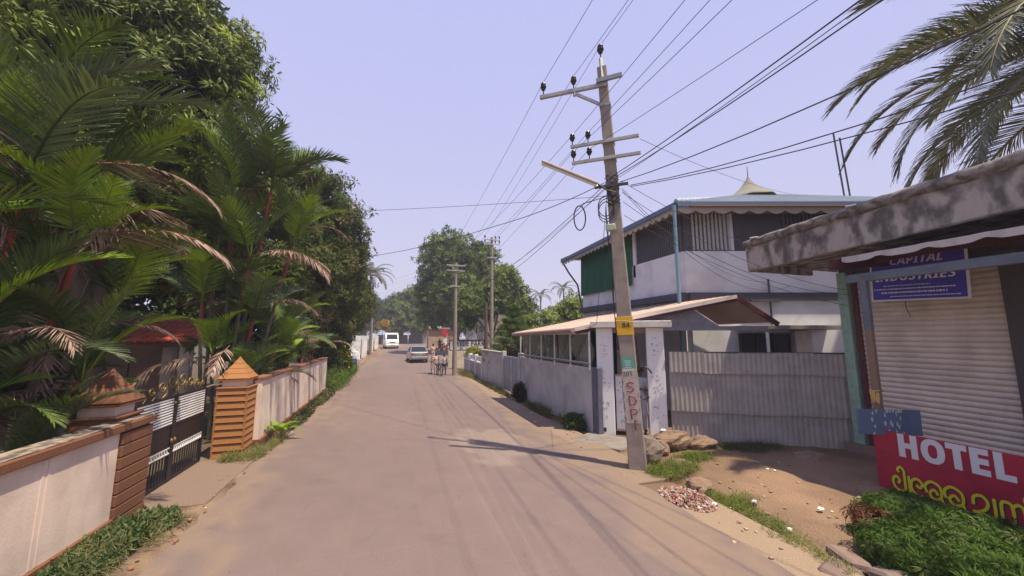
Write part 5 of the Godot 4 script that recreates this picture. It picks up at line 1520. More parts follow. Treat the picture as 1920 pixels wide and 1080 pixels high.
func palms():
	for k in 2:
		F["old" + str(k)] = frond_mesh(2.3, 58, 0.62, 46, 90, 0.10, 0.034, false, 30 + k, PALM)
		F["mid" + str(k)] = frond_mesh(2.3, 58, 0.60, 68, 75, 0.07, 0.034, false, 40 + k, PALM)
		F["up" + str(k)] = frond_mesh(2.2, 54, 0.58, 82, 50, 0.05, 0.034, false, 50 + k, PALM)
		F["blue" + str(k)] = frond_mesh(2.5, 60, 0.66, 62, 75, 0.06, 0.035, false, 60 + k, BLUE)
		F["lime" + str(k)] = frond_mesh(1.9, 48, 0.50, 74, 70, 0.06, 0.033, false, 70 + k, LIME)
		F["dead" + str(k)] = frond_mesh(2.3, 46, 0.72, 25, 80, 0.14, 0.026, true, 80 + k, STRAW)
		F["coco" + str(k)] = frond_mesh(6.2, 125, 1.05, 40, 95, 0.18, 0.036, false, 90 + k, [Color(0.10, 0.115, 0.07), Color(0.24, 0.25, 0.17), Color(0.30, 0.27, 0.15)])
	F["hang0"] = frond_mesh(0.95, 18, 0.5, -48, 46, 0.22, 0.030, true, 99, [Color(0.46, 0.34, 0.28), Color(0.62, 0.48, 0.40), Color(0.35, 0.2, 0.13)])
	F["dead2"] = F["hang0"]
	var V := func(x, y, z): return Vector3(x, y, z)
	palm_clump("big near clump of palms overhanging the near left wall and gate", Vector3(-5.0, 0, -6.4), [[V.call(0.1, 4.3, -0.3), 10, 0.2, 1.0], [V.call(0.5, 4.9, -1.6), 9, 0.5, 0.95], [V.call(0.9, 3.7, -0.1), 9, 0.3, 0.8], [V.call(0.45, 2.35, 0.5), 9, 0.6, 0.9], [V.call(-0.4, 5.5, -0.9), 8, 0.9, 1.1], [V.call(0.9, 1.9, -0.5), 8, 0.4, 0.75], [V.call(0.1, 3.1, 1.1), 8, 0.1, 0.95], [V.call(-0.6, 3.4, 0.2), 7, 1.2, 1.0], [V.call(0.75, 3.0, -1.2), 8, 0.5, 0.85], [V.call(-0.3, 1.5, 0.9), 7, 0.0, 0.8], [V.call(0.1, 1.35, 0.2), 8, 0.3, 0.7], [V.call(0.2, 1.25, 1.3), 8, 0.1, 0.7], [V.call(0.0, 1.5, -0.6), 8, 0.5, 0.7], [V.call(0.3, 1.2, -1.1), 7, 0.2, 0.6]],
		[[V.call(0.35, 4.75, -0.2), 0.05, 0.0, 0.95, "dead0"], [V.call(0.5, 3.6, -0.3), -0.12, 0.15, 1.0, "dead1"], [V.call(0.5, 1.95, 0.35), -0.15, -0.35, 0.62, "blue0"], [V.call(0.45, 1.7, 0.1), 0.1, -0.2, 0.6, "up1"], [V.call(0.95, 0.75, 0.35), 0.3, 0.1, 0.62, "up0"], [V.call(0.9, 0.8, 0.2), -0.5, 0.25, 0.6, "mid1"], [V.call(0.85, 0.9, 0.05), 0.0, 0.2, 0.55, "blue1"], [V.call(-0.1, 5.3, 0.9), -1.2, -0.9, 0.9, "dead1"], [V.call(0.1, 5.0, 1.1), -0.9, -1.0, 0.8, "dead0"], [V.call(0.0, 5.4, 0.5), -0.6, -1.2, 0.85, "dead1"], [V.call(0.3, 4.6, 1.2), -0.3, -1.1, 0.8, "dead0"], [V.call(0.2, 5.2, 0.9), 0.3, -1.3, 0.8, "dead1"], [V.call(0.6, 2.5, 0.2), -0.5, 0.0, 0.5, "dead1"], [V.call(0.6, 2.6, -0.7), 0.3, 0.0, 0.55, "dead0"], [V.call(0.2, 4.6, -0.2), 0.45, 0.25, 1.1, "blue0"], [V.call(0.15, 4.6, -0.1), 0.1, 0.45, 1.0, "blue1"]], 5, 0.22)
	palm_clump("tall clump of red-stemmed palms just beyond the orange gate pillar", Vector3(-4.3, 0, -11.7), [[V.call(0.1, 6.2, 0.2), 8, 0.1, 1.05], [V.call(0.9, 6.8, -0.1), 8, 0.5, 1.05], [V.call(0.7, 4.6, 0.5), 9, 0.9, 0.95], [V.call(1.4, 5.2, -0.6), 8, 0.2, 1.0], [V.call(-0.2, 3.4, 0.6), 8, 0.4, 0.9], [V.call(0.8, 3.0, 0.2), 9, 0.7, 0.85], [V.call(0.1, 2.1, 0.5), 8, 0.0, 0.8], [V.call(1.1, 2.2, -1.0), 8, 0.3, 0.8], [V.call(-0.4, 5.0, -0.4), 7, 0.3, 1.0], [V.call(0.8, 1.5, 0.6), 8, 0.2, 0.65], [V.call(0.9, 1.3, -0.6), 8, 0.4, 0.65], [V.call(1.0, 1.6, -1.7), 8, 0.4, 0.65]],
		[[V.call(1.1, 4.4, 0.2), -0.2, 0.1, 0.7, "dead1"], [V.call(1.0, 3.3, 0.4), -0.3, 0.0, 0.7, "dead0"], [V.call(0.95, 2.32, 1.98), -1.9, 0.25, 0.75, "dead2"], [V.call(1.6, 5.6, -0.3), 0.3, 0.1, 0.6, "dead0"]], 9, 0.35)
	palm_clump("low clump of palms drooping over the middle of the long boundary wall", Vector3(-3.9, 0, -15.6), [[V.call(0.2, 2.2, 0), 8, 0.2, 0.8], [V.call(0.6, 1.7, -1.2), 8, 0.6, 0.75], [V.call(0.2, 2.9, -0.8), 8, 0.4, 0.85], [V.call(0.6, 1.6, 1.1), 7, 0.0, 0.7]], [[V.call(0.6, 2.3, -1.0), -0.3, 0.0, 0.6, "dead0"]], 14, 0.3)
	palm_clump("small palms at the far end of the long boundary wall", Vector3(-3.7, 0, -19.2), [[V.call(0.3, 2.0, 0), 8, 0.2, 0.75], [V.call(0.4, 1.5, -1.2), 7, 0.6, 0.7], [V.call(0.2, 3.2, -0.9), 7, 0.6, 0.8]], [[V.call(0.8, 2.2, -0.4), -0.3, 0.0, 0.55, "dead1"]], 18, 0.3)
	coconut("coconut palm with long ragged fronds leaning in above the shop roof", Vector3(14.9, 0, -1.8), Vector3(-0.9, 8.2, -0.2), 46, 0.98, 3)
	coconut("coconut palm behind the white walls far on the left", Vector3(-3.3, rise(-50), -50.0), Vector3(0.5, 9.6, 0), 20, 0.52, 4)
	coconut("left of two distant coconut palms beside the house corner", Vector3(28.2, rise(-70.0), -70.0), Vector3(0.0, 9.6, 0), 14, 0.5, 5)
	coconut("right, taller of two distant coconut palms beside the house corner", Vector3(32.0, rise(-68.0), -68.0), Vector3(0.4, 11.0, 0), 14, 0.56, 6)

func coconut(label: String, at: Vector3, top: Vector3, n: int, sc: float, sd: int):
	var t := thing("coconut_palm", label, "palm", at, "coconut palms")
	var r := RandomNumberGenerator.new()
	r.seed = sd
	var tk := Mb.new()
	tk.tube([Vector3(0, -0.2, 0), top * 0.3 + Vector3(0.1, 0, 0), top * 0.65 + Vector3(0.08, 0, 0), top], [0.2, 0.14, 0.12, 0.12], 10)
	part("trunk", tk, M.bark, t)
	for k in n:
		var yaw := TAU * k * 0.382 + r.randf_range(-0.2, 0.2)
		var pit := lerpf(0.5, -0.75, float(k) / n)
		part("frond", F["coco" + str(k % 2)], M.leaf_gloss, t, Transform3D(Basis(Vector3.UP, yaw) * Basis(Vector3.BACK, pit) * Basis(Vector3.RIGHT, r.randf_range(-0.2, 0.2)) * Basis.from_scale(Vector3.ONE * sc * r.randf_range(0.9, 1.08)), top))
	for k in 5:
		var nb := Mb.new()
		var a := TAU * k / 5
		nb.ball(top + Vector3(cos(a) * 0.2, -0.25, sin(a) * 0.2) * (sc + 0.3), Vector3(0.11, 0.14, 0.11) * (sc + 0.2), 7)
		part("coconut", nb, mat(Color(0.12, 0.13, 0.04), 0.6), t)

func tuft(label: String, called: String, cat: String, spots: Array, spray: String, size: float, n: int, cols: Array, kind := "stuff"):
	var lobes := []
	for s in spots: lobes.append([s[0], s[1]])
	var o := crown(self, lobes, n, spray, size, cols, M.leaf, called, -0.35)
	tag(o, label, cat, "", kind)

func plants():
	var V := func(x, y, z): return Vector3(x, y, z)
	var weed := [Color(0.055, 0.10, 0.035), Color(0.11, 0.16, 0.06), Color(0.20, 0.24, 0.09)]
	var grass := [Color(0.15, 0.21, 0.04), Color(0.25, 0.29, 0.07), Color(0.36, 0.31, 0.15)]
	tuft("low green weeds at the foot of the near wall", "weeds", "weeds", [[V.call(-3.02, 0.10, -5.9), V.call(0.26, 0.14, 0.75)], [V.call(-2.86, 0.06, -6.5), V.call(0.20, 0.08, 0.35)], [V.call(-3.0, 0.08, -5.0), V.call(0.26, 0.12, 0.6)]], "small", 0.7, 800, weed)
	tuft("scattered taller grass blades among the weeds of the near wall", "grass", "grass", [[V.call(-3.0, 0.10, -5.7), V.call(0.3, 0.12, 0.9)], [V.call(-2.75, 0.05, -6.3), V.call(0.25, 0.06, 0.6)]], "blade", 0.6, 260, [Color(0.12, 0.15, 0.05), Color(0.24, 0.22, 0.10)])
	tuft("sparse yellowish grass at the foot of the orange pillar", "grass", "grass", [[V.call(-2.70, 0.06, -9.6), V.call(0.26, 0.06, 0.5)], [V.call(-2.5, 0.05, -10.6), V.call(0.14, 0.06, 0.6)], [V.call(-3.0, 0.07, -9.3), V.call(0.2, 0.10, 0.14)]], "blade", 0.55, 420, [Color(0.20, 0.22, 0.07), Color(0.28, 0.27, 0.11)])
	tuft("leaf litter and weeds along the plinth of the long boundary wall", "weeds", "weeds", [[V.call(-2.55, 0.06, -13.4), V.call(0.16, 0.09, 1.7)], [V.call(-2.52, 0.10, -17.2), V.call(0.2, 0.14, 1.9)]], "small", 1.0, 420, [Color(0.055, 0.06, 0.03), Color(0.12, 0.13, 0.05), Color(0.3, 0.2, 0.13)])
	tuft("tall rough grass where the long boundary wall ends", "grass", "grass", [[V.call(-2.55, 0.45, -21.0), V.call(0.45, 0.5, 1.9)], [V.call(-2.65, 0.45, -24.0), V.call(0.5, 0.5, 2.0)], [V.call(-2.6, 0.35, -27.5), V.call(0.4, 0.35, 2.0)]], "blade", 1.3, 900, [Color(0.06, 0.12, 0.02), Color(0.14, 0.21, 0.04), Color(0.2, 0.27, 0.06)])
	tree("yellow_bush", "shrub with bright yellow blossoms beside the end of the left wall", Vector3(-2.95, 0, -22.6), [[V.call(0.1, 1.45, 0.2), V.call(0.65, 0.6, 0.7)], [V.call(0.3, 1.0, -0.5), V.call(0.55, 0.5, 0.6)], [V.call(-0.2, 1.9, -0.5), V.call(0.55, 0.5, 0.6)]], 700, "small", 1.7, [Color(0.09, 0.15, 0.02), Color(0.22, 0.28, 0.03), Color(0.66, 0.52, 0.02)], M.leaf, 0.05)
	tree("hedge_shrub", "tall dark hedge shrub behind the yellow-flowered bush on the left", Vector3(-3.6, 0, -20.8), [[V.call(0.1, 2.4, 0), V.call(0.9, 1.1, 1.2)], [V.call(0.3, 1.5, -1.6), V.call(0.8, 1.0, 1.3)], [V.call(0.2, 2.6, -4.5), V.call(1.0, 1.2, 1.6)], [V.call(0.2, 1.2, -7.5), V.call(0.7, 1.0, 1.6)]], 1500, "broad", 0.9, [MANGO[0], Color(0.06, 0.09, 0.03)], M.leaf, 0.07)
	tree("yellow_bush", "golden leaved bush above the white minibus", Vector3(-1.9, rise(-76.0), -78.0), [[V.call(0.2, 3.6, 0), V.call(1.1, 0.9, 0.8)]], 260, "broad", 1.6, [Color(0.42, 0.27, 0.01), Color(0.62, 0.42, 0.02)], M.leaf, 0.08)
	tree("croton_bush", "clipped yellow-green bush above the low garden wall", Vector3(6.1, rise(-27.0), -27.4), [[V.call(-0.4, 1.35, 0), V.call(0.55, 0.3, 0.5)], [V.call(0.5, 1.3, 0.4), V.call(0.5, 0.3, 0.5)]], 420, "small", 1.7, [Color(0.22, 0.26, 0.03), Color(0.42, 0.40, 0.06)], M.leaf, 0.05)
	tree("dark_shrub", "dark reddish shrub under the conifer behind the side gate", Vector3(6.0, 0, -18.6), [[V.call(0.4, 1.6, 0), V.call(0.9, 0.7, 1.1)], [V.call(0.9, 1.3, 1.6), V.call(0.7, 0.7, 0.8)]], 620, "broad", 0.8, [Color(0.04, 0.035, 0.02), Color(0.05, 0.075, 0.025), Color(0.22, 0.10, 0.03)], M.leaf, 0.05)
	tree("wall_shrub", "dry little shrub growing out at the foot of the grey wall near the side gate", Vector3(4.86, 0, -14.3), [[V.call(0, 0.34, 0), V.call(0.2, 0.3, 0.32)]], 150, "small", 1.2, [Color(0.10, 0.075, 0.05), Color(0.08, 0.09, 0.04)], M.leaf, 0.03)
	tuft("grass and weeds along the foot of the grey compound wall", "grass", "grass", [[V.call(4.80, 0.10, -12.0), V.call(0.16, 0.12, 1.6)], [V.call(4.85, 0.12, -10.1), V.call(0.15, 0.12, 0.7)], [V.call(4.75, 0.06, -18.0), V.call(0.2, 0.08, 3.0)], [V.call(4.7, 0.12, -24.6), V.call(0.45, 0.08, 2.4)]], "blade", 0.75, 850, [Color(0.12, 0.13, 0.04), Color(0.22, 0.19, 0.08), Color(0.14, 0.19, 0.04)])
	tree("wall_shrub", "small leafy plant at the corner of the compound wall", Vector3(4.82, 0, -9.55), [[V.call(0, 0.18, 0), V.call(0.2, 0.18, 0.28)]], 110, "small", 1.3, weed, M.leaf, 0.02)
	tuft("bright grass round the rocks and the pole foot", "grass", "grass", [[V.call(5.15, 0.10, -6.1), V.call(0.45, 0.06, 0.3)], [V.call(4.75, 0.06, -6.05), V.call(0.25, 0.07, 0.25)], [V.call(5.9, 0.08, -6.5), V.call(0.5, 0.05, 0.25)], [V.call(4.6, 0.05, -6.5), V.call(0.12, 0.08, 0.2)]], "blade", 0.5, 700, grass)
	tuft("grass lining the drain at the edge of the concrete verge", "grass", "grass", [[V.call(4.92, 0.03, -4.3), V.call(0.16, 0.05, 0.75)], [V.call(4.72, 0.02, -3.4), V.call(0.10, 0.04, 0.55)], [V.call(5.1, 0.04, -4.75), V.call(0.35, 0.04, 0.18)], [V.call(4.95, 0.0, -5.3), V.call(0.12, 0.05, 0.5)]], "blade", 0.42, 620, grass)
	tuft("sparse grass in the shaded corner of the lot before the fence", "grass", "grass", [[V.call(7.9, 0.05, -6.7), V.call(0.8, 0.05, 0.35)], [V.call(7.3, 0.05, -6.9), V.call(0.5, 0.05, 0.2)]], "blade", 0.5, 300, [Color(0.07, 0.10, 0.03), Color(0.12, 0.14, 0.05)])
	tree("roadside_bush", "feathery green bush in front of the red hotel board, bottom right", Vector3(6.5, 0, -2.9), [[V.call(0.45, 0.08, -0.75), V.call(0.5, 0.20, 0.5)], [V.call(0.25, 0.12, 0.0), V.call(0.55, 0.22, 0.55)], [V.call(0.3, 0.14, 0.75), V.call(0.6, 0.24, 0.55)], [V.call(-0.2, 0.18, 0.1), V.call(0.42, 0.26, 0.5)], [V.call(-0.45, 0.2, 0.95), V.call(0.4, 0.28, 0.5)], [V.call(-0.95, 0.14, -0.1), V.call(0.42, 0.24, 0.36)], [V.call(-0.8, 0.20, 0.4), V.call(0.42, 0.28, 0.4)]], 8500, "fern", 0.52, [Color(0.045, 0.095, 0.012), Color(0.09, 0.165, 0.022), Color(0.13, 0.17, 0.05)], M.leaf, 0.025, "", -0.2)
	tree("dry_twig_plant", "thin reddish twiggy plant leaning out left of the green bush", Vector3(5.9, 0, -3.45), [[V.call(-0.05, 0.18, 0), V.call(0.26, 0.16, 0.26)]], 60, "fern", 0.7, [Color(0.20, 0.07, 0.035), Color(0.14, 0.10, 0.05)], M.leaf, 0.015)
	var sd := thing("palm_seedling", "young palm seedling sprouting beside the long boundary wall", "palm", Vector3(-2.56, 0, -10.85))
	for k in 9: part("frond", F["lime" + str(k % 2)], M.leaf_gloss, sd, Transform3D(Basis(Vector3.UP, k * 0.75) * Basis(Vector3.BACK, -0.25 - 0.2 * (k % 3)) * Basis.from_scale(Vector3.ONE * (0.26 + 0.03 * (k % 3))), Vector3(0, 0.16, 0)))
	var ss := Mb.new()
	ss.tube([Vector3(0, 0, 0), Vector3(0, 0.2, 0)], [0.05, 0.025], 7)
	part("stem", ss, mat(Color(0.36, 0.22, 0.16), 0.8), sd)

func stroke(m: Mb, pts: Array, r: float):
	var p := []
	for k in pts.size() - 1:      # smooth the corners a little
		var a := Vector3(pts[maxi(k - 1, 0)][0], pts[maxi(k - 1, 0)][1], 0)
		var b := Vector3(pts[k][0], pts[k][1], 0)
		var c := Vector3(pts[k + 1][0], pts[k + 1][1], 0)
		var d := Vector3(pts[mini(k + 2, pts.size() - 1)][0], pts[mini(k + 2, pts.size() - 1)][1], 0)
		for i in 4: p.append(b.cubic_interpolate(c, a, d, i / 4.0))
	p.append(Vector3(pts[-1][0], pts[-1][1], 0))
	m.tube(p, r, 6)

func signs():
	var h := thing("hotel_board", "large crimson board reading HOTEL with yellow Malayalam lettering beside the shutter", "sign", Vector3(7.90, -0.08, -4.50))
	var hb := flat_basis(Vector3(0, 0, 1))
	part("board", boxy(hb * Vector3(1.9, 0.52, 0), Vector3(3.8, 1.04, 0.03), 0.006, hb), mat(Color(0.36, 0.012, 0.045), 0.45, "blot", 0.7), h)
	var fr := Mb.new()
	for y in [0.03, 1.01]: fr.box(hb * Vector3(1.9, y, -0.03), Vector3(3.8, 0.04, 0.03), hb)
	for x in [0.03, 1.9, 3.77]: fr.box(hb * Vector3(x, 0.5, -0.03), Vector3(0.04, 1.06, 0.03), hb)
	part("board_frame", fr, M.steel, h)
	var face := func(x: float, y: float, z := 0.017) -> Transform3D: return Transform3D(hb, hb * Vector3(x, y, z))
	words("HOTEL", 0.33, mat(Color(0.62, 0.63, 0.68), 0.5), h, face.call(0.30, 0.565, 0.019) * Transform3D(Basis.from_scale(Vector3(0.86, 1, 1))), 0.006, HORIZONTAL_ALIGNMENT_LEFT, "Droid Sans", "lettering", 0.9)
	# Malayalam line drawn stroke by stroke, yellow over a dark outline
	var line := [[0.0, [[[0.32, 0.42], [0.42, 0.62], [0.25, 0.80], [0.06, 0.62], [0.08, 0.28], [0.28, 0.05], [0.62, 0.05], [0.72, 0.10]], [[0.72, 0.02], [0.72, 0.9], [0.70, 1.25], [0.52, 1.40], [0.36, 1.22], [0.46, 1.08]], [[0.95, 0.02], [0.95, 1.0]]]],
		[1.05, [[[0.62, 0.05], [0.28, 0.06], [0.06, 0.35], [0.12, 0.78], [0.42, 0.95], [0.66, 0.72], [0.50, 0.48], [0.32, 0.60]]]],
		[1.85, [[[0.10, 0.35], [0.05, 0.75], [0.40, 1.02], [0.80, 0.80], [0.78, 0.25], [0.40, 0.10], [0.25, 0.38], [0.48, 0.60], [0.66, 0.36]], [[0.78, 0.25], [0.85, -0.12], [0.45, -0.25], [0.10, -0.10]]]],
		[2.85, [[[0.10, 0.35], [0.05, 0.75], [0.40, 1.02], [0.85, 0.80], [0.84, 0.25], [0.45, 0.10], [0.25, 0.38], [0.50, 0.60], [0.70, 0.36]], [[0.84, 0.25], [0.90, -0.12], [0.50, -0.25], [0.10, -0.10]]]],
		[4.15, [[[0.10, 0.45], [0.15, 0.85], [0.50, 0.98], [0.72, 0.70], [0.60, 0.35], [0.25, 0.12], [0.02, 0.10]], [[0.25, 0.08], [0.95, 0.06], [1.0, 0.10], [1.0, 1.0]]]],
		[5.45, [[[0.05, 0.0], [0.05, 0.85], [0.28, 1.0], [0.48, 0.82], [0.48, 0.0]], [[0.48, 0.82], [0.72, 1.0], [0.92, 0.80], [0.92, 0.0]], [[0.92, 0.80], [1.15, 1.0], [1.30, 1.30], [1.08, 1.45], [1.0, 1.2], [1.34, 0.75], [1.34, 0.0]]]],
		[7.1, [[[0.05, 0.0], [0.02, 0.6], [0.25, 1.0], [0.50, 0.75], [0.50, 0.0]], [[0.50, 0.75], [0.78, 1.0], [1.02, 0.75], [1.02, 0.0]]]],
		[8.4, [[[0.05, 0.0], [0.02, 0.6], [0.25, 1.0], [0.50, 0.75], [0.50, 0.0]], [[0.50, 0.0], [0.90, 0.02], [0.95, 0.6], [0.7, 0.98]]]]]
	var yel := mat(Color(0.60, 0.56, 0.02), 0.5)
	var out := mat(Color(0.03, 0.035, 0.01), 0.6)
	for gph in line:
		var a := Mb.new()
		var b := Mb.new()
		for s in gph[1]:
			stroke(a, s, 0.085); stroke(b, s, 0.125)
		var u := 0.265
		var base: Transform3D = face.call(0.20 + gph[0] * u * 0.80, 0.135, 0.019)
		var nm := part("painted_letter", a, yel, h, base * Transform3D(Basis.from_scale(Vector3(u * 0.85, u, u * 0.05)), Vector3(0, 0, 0.005)))
		part("letter_outline", b, out, nm, Transform3D(Basis.from_scale(Vector3(1, 1, 0.5)), Vector3(0.04, -0.04, -0.12)))
	# the flaking blue-grey board on the awning post
	var c := thing("blue_board", "small flaking blue-grey board nailed across the awning post above the hotel board", "sign", Vector3(7.985, 1.09, -4.32))
	var cb := flat_basis(Vector3(0.953, 0, 0.302)) * Basis(Vector3.BACK, -0.03)
	part("board", boxy(cb * Vector3(0, 0, 0.02), Vector3(1.06, 0.41, 0.025), 0.005, cb), mat(Color(0.085, 0.135, 0.225), 0.55, "blot", 1.0), c)
	var fl := Mb.new()
	for k in 26:
		var pg := PackedVector2Array()
		var o := Vector2(rng.randf_range(-0.30, 0.22), 0.19 if k < 8 else rng.randf_range(-0.2, 0.19))
		if k >= 8: o.x = [-0.28, -0.05, 0.04, 0.12, 0.2][k % 5] + rng.randf_range(-0.03, 0.03)
		var n := 7
		for i in n: pg.append(Vector2(clampf(o.x + cos(TAU * i / n) * rng.randf_range(0.006, 0.026), -0.52, 0.52), clampf(o.y + sin(TAU * i / n) * rng.randf_range(0.010, 0.060), -0.202, 0.202)))
		fl.prism(pg, 0.033, 0.0338 + k * 0.0001)
	part("bare_patch", fl, mat(Color(0.46, 0.44, 0.42), 0.8), c, Transform3D(cb, Vector3.ZERO), "stuff")
	# blue banner hanging behind the beam, in front of the shutter
	var b := thing("blue_banner", "blue banner with white border reading CAPITAL INDUSTRIES hung across the shutter top", "banner", Vector3(9.40, 3.22, -5.10))
	var bb := hb * Basis(Vector3.BACK, -0.045)
	part("banner_sheet", boxy(bb * Vector3(0.70, 0.45, 0), Vector3(1.40, 0.90, 0.008), 0.0, bb), mat(Color(0.66, 0.66, 0.72), 0.6), b)
	part("blue_field", boxy(bb * Vector3(0.695, 0.45, 0.006), Vector3(1.33, 0.835, 0.006), 0.0, bb), mat(Color(0.055, 0.045, 0.38), 0.55), b)
	var wt := mat(Color(0.70, 0.68, 0.72), 0.6)
	var gold := mat(Color(0.55, 0.50, 0.48), 0.6)
	words("CAPITAL", 0.15, gold, b, Transform3D(bb, bb * Vector3(0.30, 0.66, 0.010)) * Transform3D(Basis(Vector3(0.95, 0, 0), Vector3(0.22, 1, 0), Vector3.BACK)), 0.004)
	words("INDUSTRIES", 0.15, wt, b, Transform3D(bb, bb * Vector3(0.06, 0.345, 0.010)) * Transform3D(Basis(Vector3(0.98, 0, 0), Vector3(0.22, 1, 0), Vector3.BACK)), 0.004)
	var sp := Mb.new()
	for row in [[0.30, 0.22, 0.92, 0.018], [0.235, 0.06, 1.22, 0.026], [0.165, 0.18, 1.12, 0.036], [0.09, 0.32, 1.28, 0.022]]:
		var x: float = row[1]
		while x < row[2]:
			var l := rng.randf_range(0.012, 0.03)
			sp.box(bb * Vector3(x, row[0], 0.010), Vector3(l, row[3] * rng.randf_range(0.7, 1.0), 0.002), bb)
			x += l + 0.010
	part("small_print", sp, wt, b, Transform3D.IDENTITY, "stuff")
	var st := Mb.new()
	st.tube([Vector3(0, -0.03, 0.52), Vector3(-0.01, -0.18, 0.53), Vector3(0.0, -0.33, 0.57)], 0.006, 5)
	part("loose_string", st, M.black, b)

func stones_and_litter():
	var rs := [[Vector3(5.10, 0.22, -6.86), Vector3(0.30, 0.27, 0.25), "big rounded dark boulder right beside the nearest pole"], [Vector3(6.0, 0.24, -7.22), Vector3(0.46, 0.20, 0.26), "flat slab of rock lying against the right gateway pillar"], [Vector3(6.75, 0.13, -7.16), Vector3(0.36, 0.15, 0.24), "low tan rock at the end of the row before the fence"], [Vector3(5.5, 0.17, -6.95), Vector3(0.17, 0.17, 0.15), "small upright stone between the boulder and the flat slab"], [Vector3(5.35, 0.06, -6.35), Vector3(0.33, 0.08, 0.16), "half-buried flat stone in the grass"], [Vector3(4.95, 0.05, -5.35), Vector3(0.22, 0.13, 0.2), "broken stone at the near end of the drain"], [Vector3(8.35, 0.02, -5.9), Vector3(0.35, 0.12, 0.25), "low earthy stone in the shade by the shop corner"]]
	for k in rs.size():
		var m := Mb.new()
		m.ball(Vector3.ZERO, rs[k][1], 11, 0.34, 30 + k)
		var t := thing("rock", rs[k][2], "rock", rs[k][0], "rocks by the gateway")
		part("stone", m, M.rock if k != 0 else mat(Color(0.22, 0.17, 0.145), 0.95, "blot", 2.0, "rough_n", 1.2), t)
	for k in 4:
		var m := Mb.new()
		m.box(Vector3.ZERO, [Vector3(0.42, 0.10, 0.3), Vector3(0.36, 0.12, 0.26), Vector3(0.5, 0.1, 0.3), Vector3(0.3, 0.12, 0.24)][k], Basis(Vector3.UP, k * 0.9 + 0.3) * Basis(Vector3.RIGHT, 0.2), 0.03)
		var at: Vector3 = [Vector3(4.66, 0.0, -3.1), Vector3(4.98, 0.03, -3.22), Vector3(4.72, -0.04, -2.75), Vector3(5.1, 0.0, -2.92)][k]
		var o := solo("broken_slab", m, mat([Color(0.20, 0.14, 0.12), Color(0.24, 0.165, 0.135), Color(0.17, 0.12, 0.105), Color(0.22, 0.16, 0.14)][k], 0.9, "blot", 1.5, "rough_n", 0.8), ["broken concrete piece at the verge edge, bottom right, left of the bush", "second broken concrete piece in the drain under the bush edge", "cracked slab corner at the very bottom of the drain", "small broken concrete piece under the bush"][k], "rubble slab", "broken slabs in the drain")
		o.position = at
	# heap of pinkish brick chips on the verge
	var rb := Mb.new()
	var pal := [Color(0.34, 0.20, 0.15), Color(0.42, 0.30, 0.26), Color(0.29, 0.15, 0.115), Color(0.50, 0.42, 0.39), Color(0.30, 0.10, 0.085), Color(0.37, 0.25, 0.17)]
	for k in 520:
		var a := rng.randf() * TAU
		var q := sqrt(rng.randf())
		rb.col = pal[rng.randi() % 6] * rng.randf_range(0.7, 1.1)
		var s := rng.randf_range(0.008, 0.036)
		rb.box(Vector3(4.42 + cos(a) * q * 0.34, 0.04 + (1.0 - q) * 0.09 * rng.randf_range(0.4, 1.1), -5.05 + sin(a) * q * 0.48), Vector3(s * 1.7, s * 0.9, s * 1.2), Basis.from_euler(Vector3(rng.randf() * 3, rng.randf() * 3, rng.randf() * 3)), s * 0.15)
	solo("rubble", rb, M.vert, "heap of pink and white brick chips at the edge of the verge", "rubble", "", "stuff")
	# scraps of paper, husks and pebbles
	var lt := Mb.new()
	for k in 330:
		var p: Vector3
		match k % 4:
			0: p = Vector3(rng.randf_range(5.0, 7.6), 0, rng.randf_range(-6.4, -3.2))
			1: p = Vector3(rng.randf_range(-2.75, -2.25), 0, rng.randf_range(-20.0, -9.5))
			2: p = Vector3(rng.randf_range(4.0, 4.9), 0, rng.randf_range(-16.0, -3.0))
			_: p = Vector3(rng.randf_range(-2.9, -2.2), 0, rng.randf_range(-12.0, -5.0))
		p.y = maxf(soil(p.x, p.z), 0.035 if p.x > 3.9 and p.x < 4.8 else -1.0) + 0.012
		var white := rng.randf() < 0.08
		lt.col = Color(0.72, 0.70, 0.68) if white else [Color(0.30, 0.2, 0.13), Color(0.14, 0.09, 0.06), Color(0.40, 0.29, 0.21), Color(0.26, 0.12, 0.07)][k % 4]
		var s := rng.randf_range(0.012, 0.035)
		lt.box(p, Vector3(s * 1.8, s * (0.25 if white else 0.5), s * 1.3), Basis.from_euler(Vector3(rng.randf_range(-0.4, 0.4), rng.randf() * 6, rng.randf_range(-0.4, 0.4))), s * 0.1)
	solo("litter", lt, M.vert, "scattered pebbles, husks and scraps of paper along both verges", "litter", "", "stuff")
	for k in 6:
		var bl := Mb.new()
		bl.ball(Vector3.ZERO, [Vector3(0.04, 0.02, 0.03), Vector3(0.035, 0.02, 0.03), Vector3(0.055, 0.018, 0.03), Vector3(0.04, 0.03, 0.03), Vector3(0.07, 0.03, 0.05), Vector3(0.045, 0.03, 0.04)][k], 6, 0.5, 60 + k)
		var o := solo("paper_scrap", bl, M.white, ["crumpled white scrap on the dirt of the lot, left", "small white scrap at the drain edge beside the grass", "white scrap on the bare earth, middle of the lot", "white scrap beside the chip heap", "white crumpled bag on the stones by the gateway", "white scrap at the foot of the fence"][k], "scrap", "white scraps")
		o.position = [Vector3(5.25, 0.07, -4.6), Vector3(4.95, 0.06, -3.85), Vector3(5.9, 0.08, -4.1), Vector3(4.62, 0.06, -4.72), Vector3(5.85, 0.44, -7.3), Vector3(6.9, 0.08, -7.3)][k]

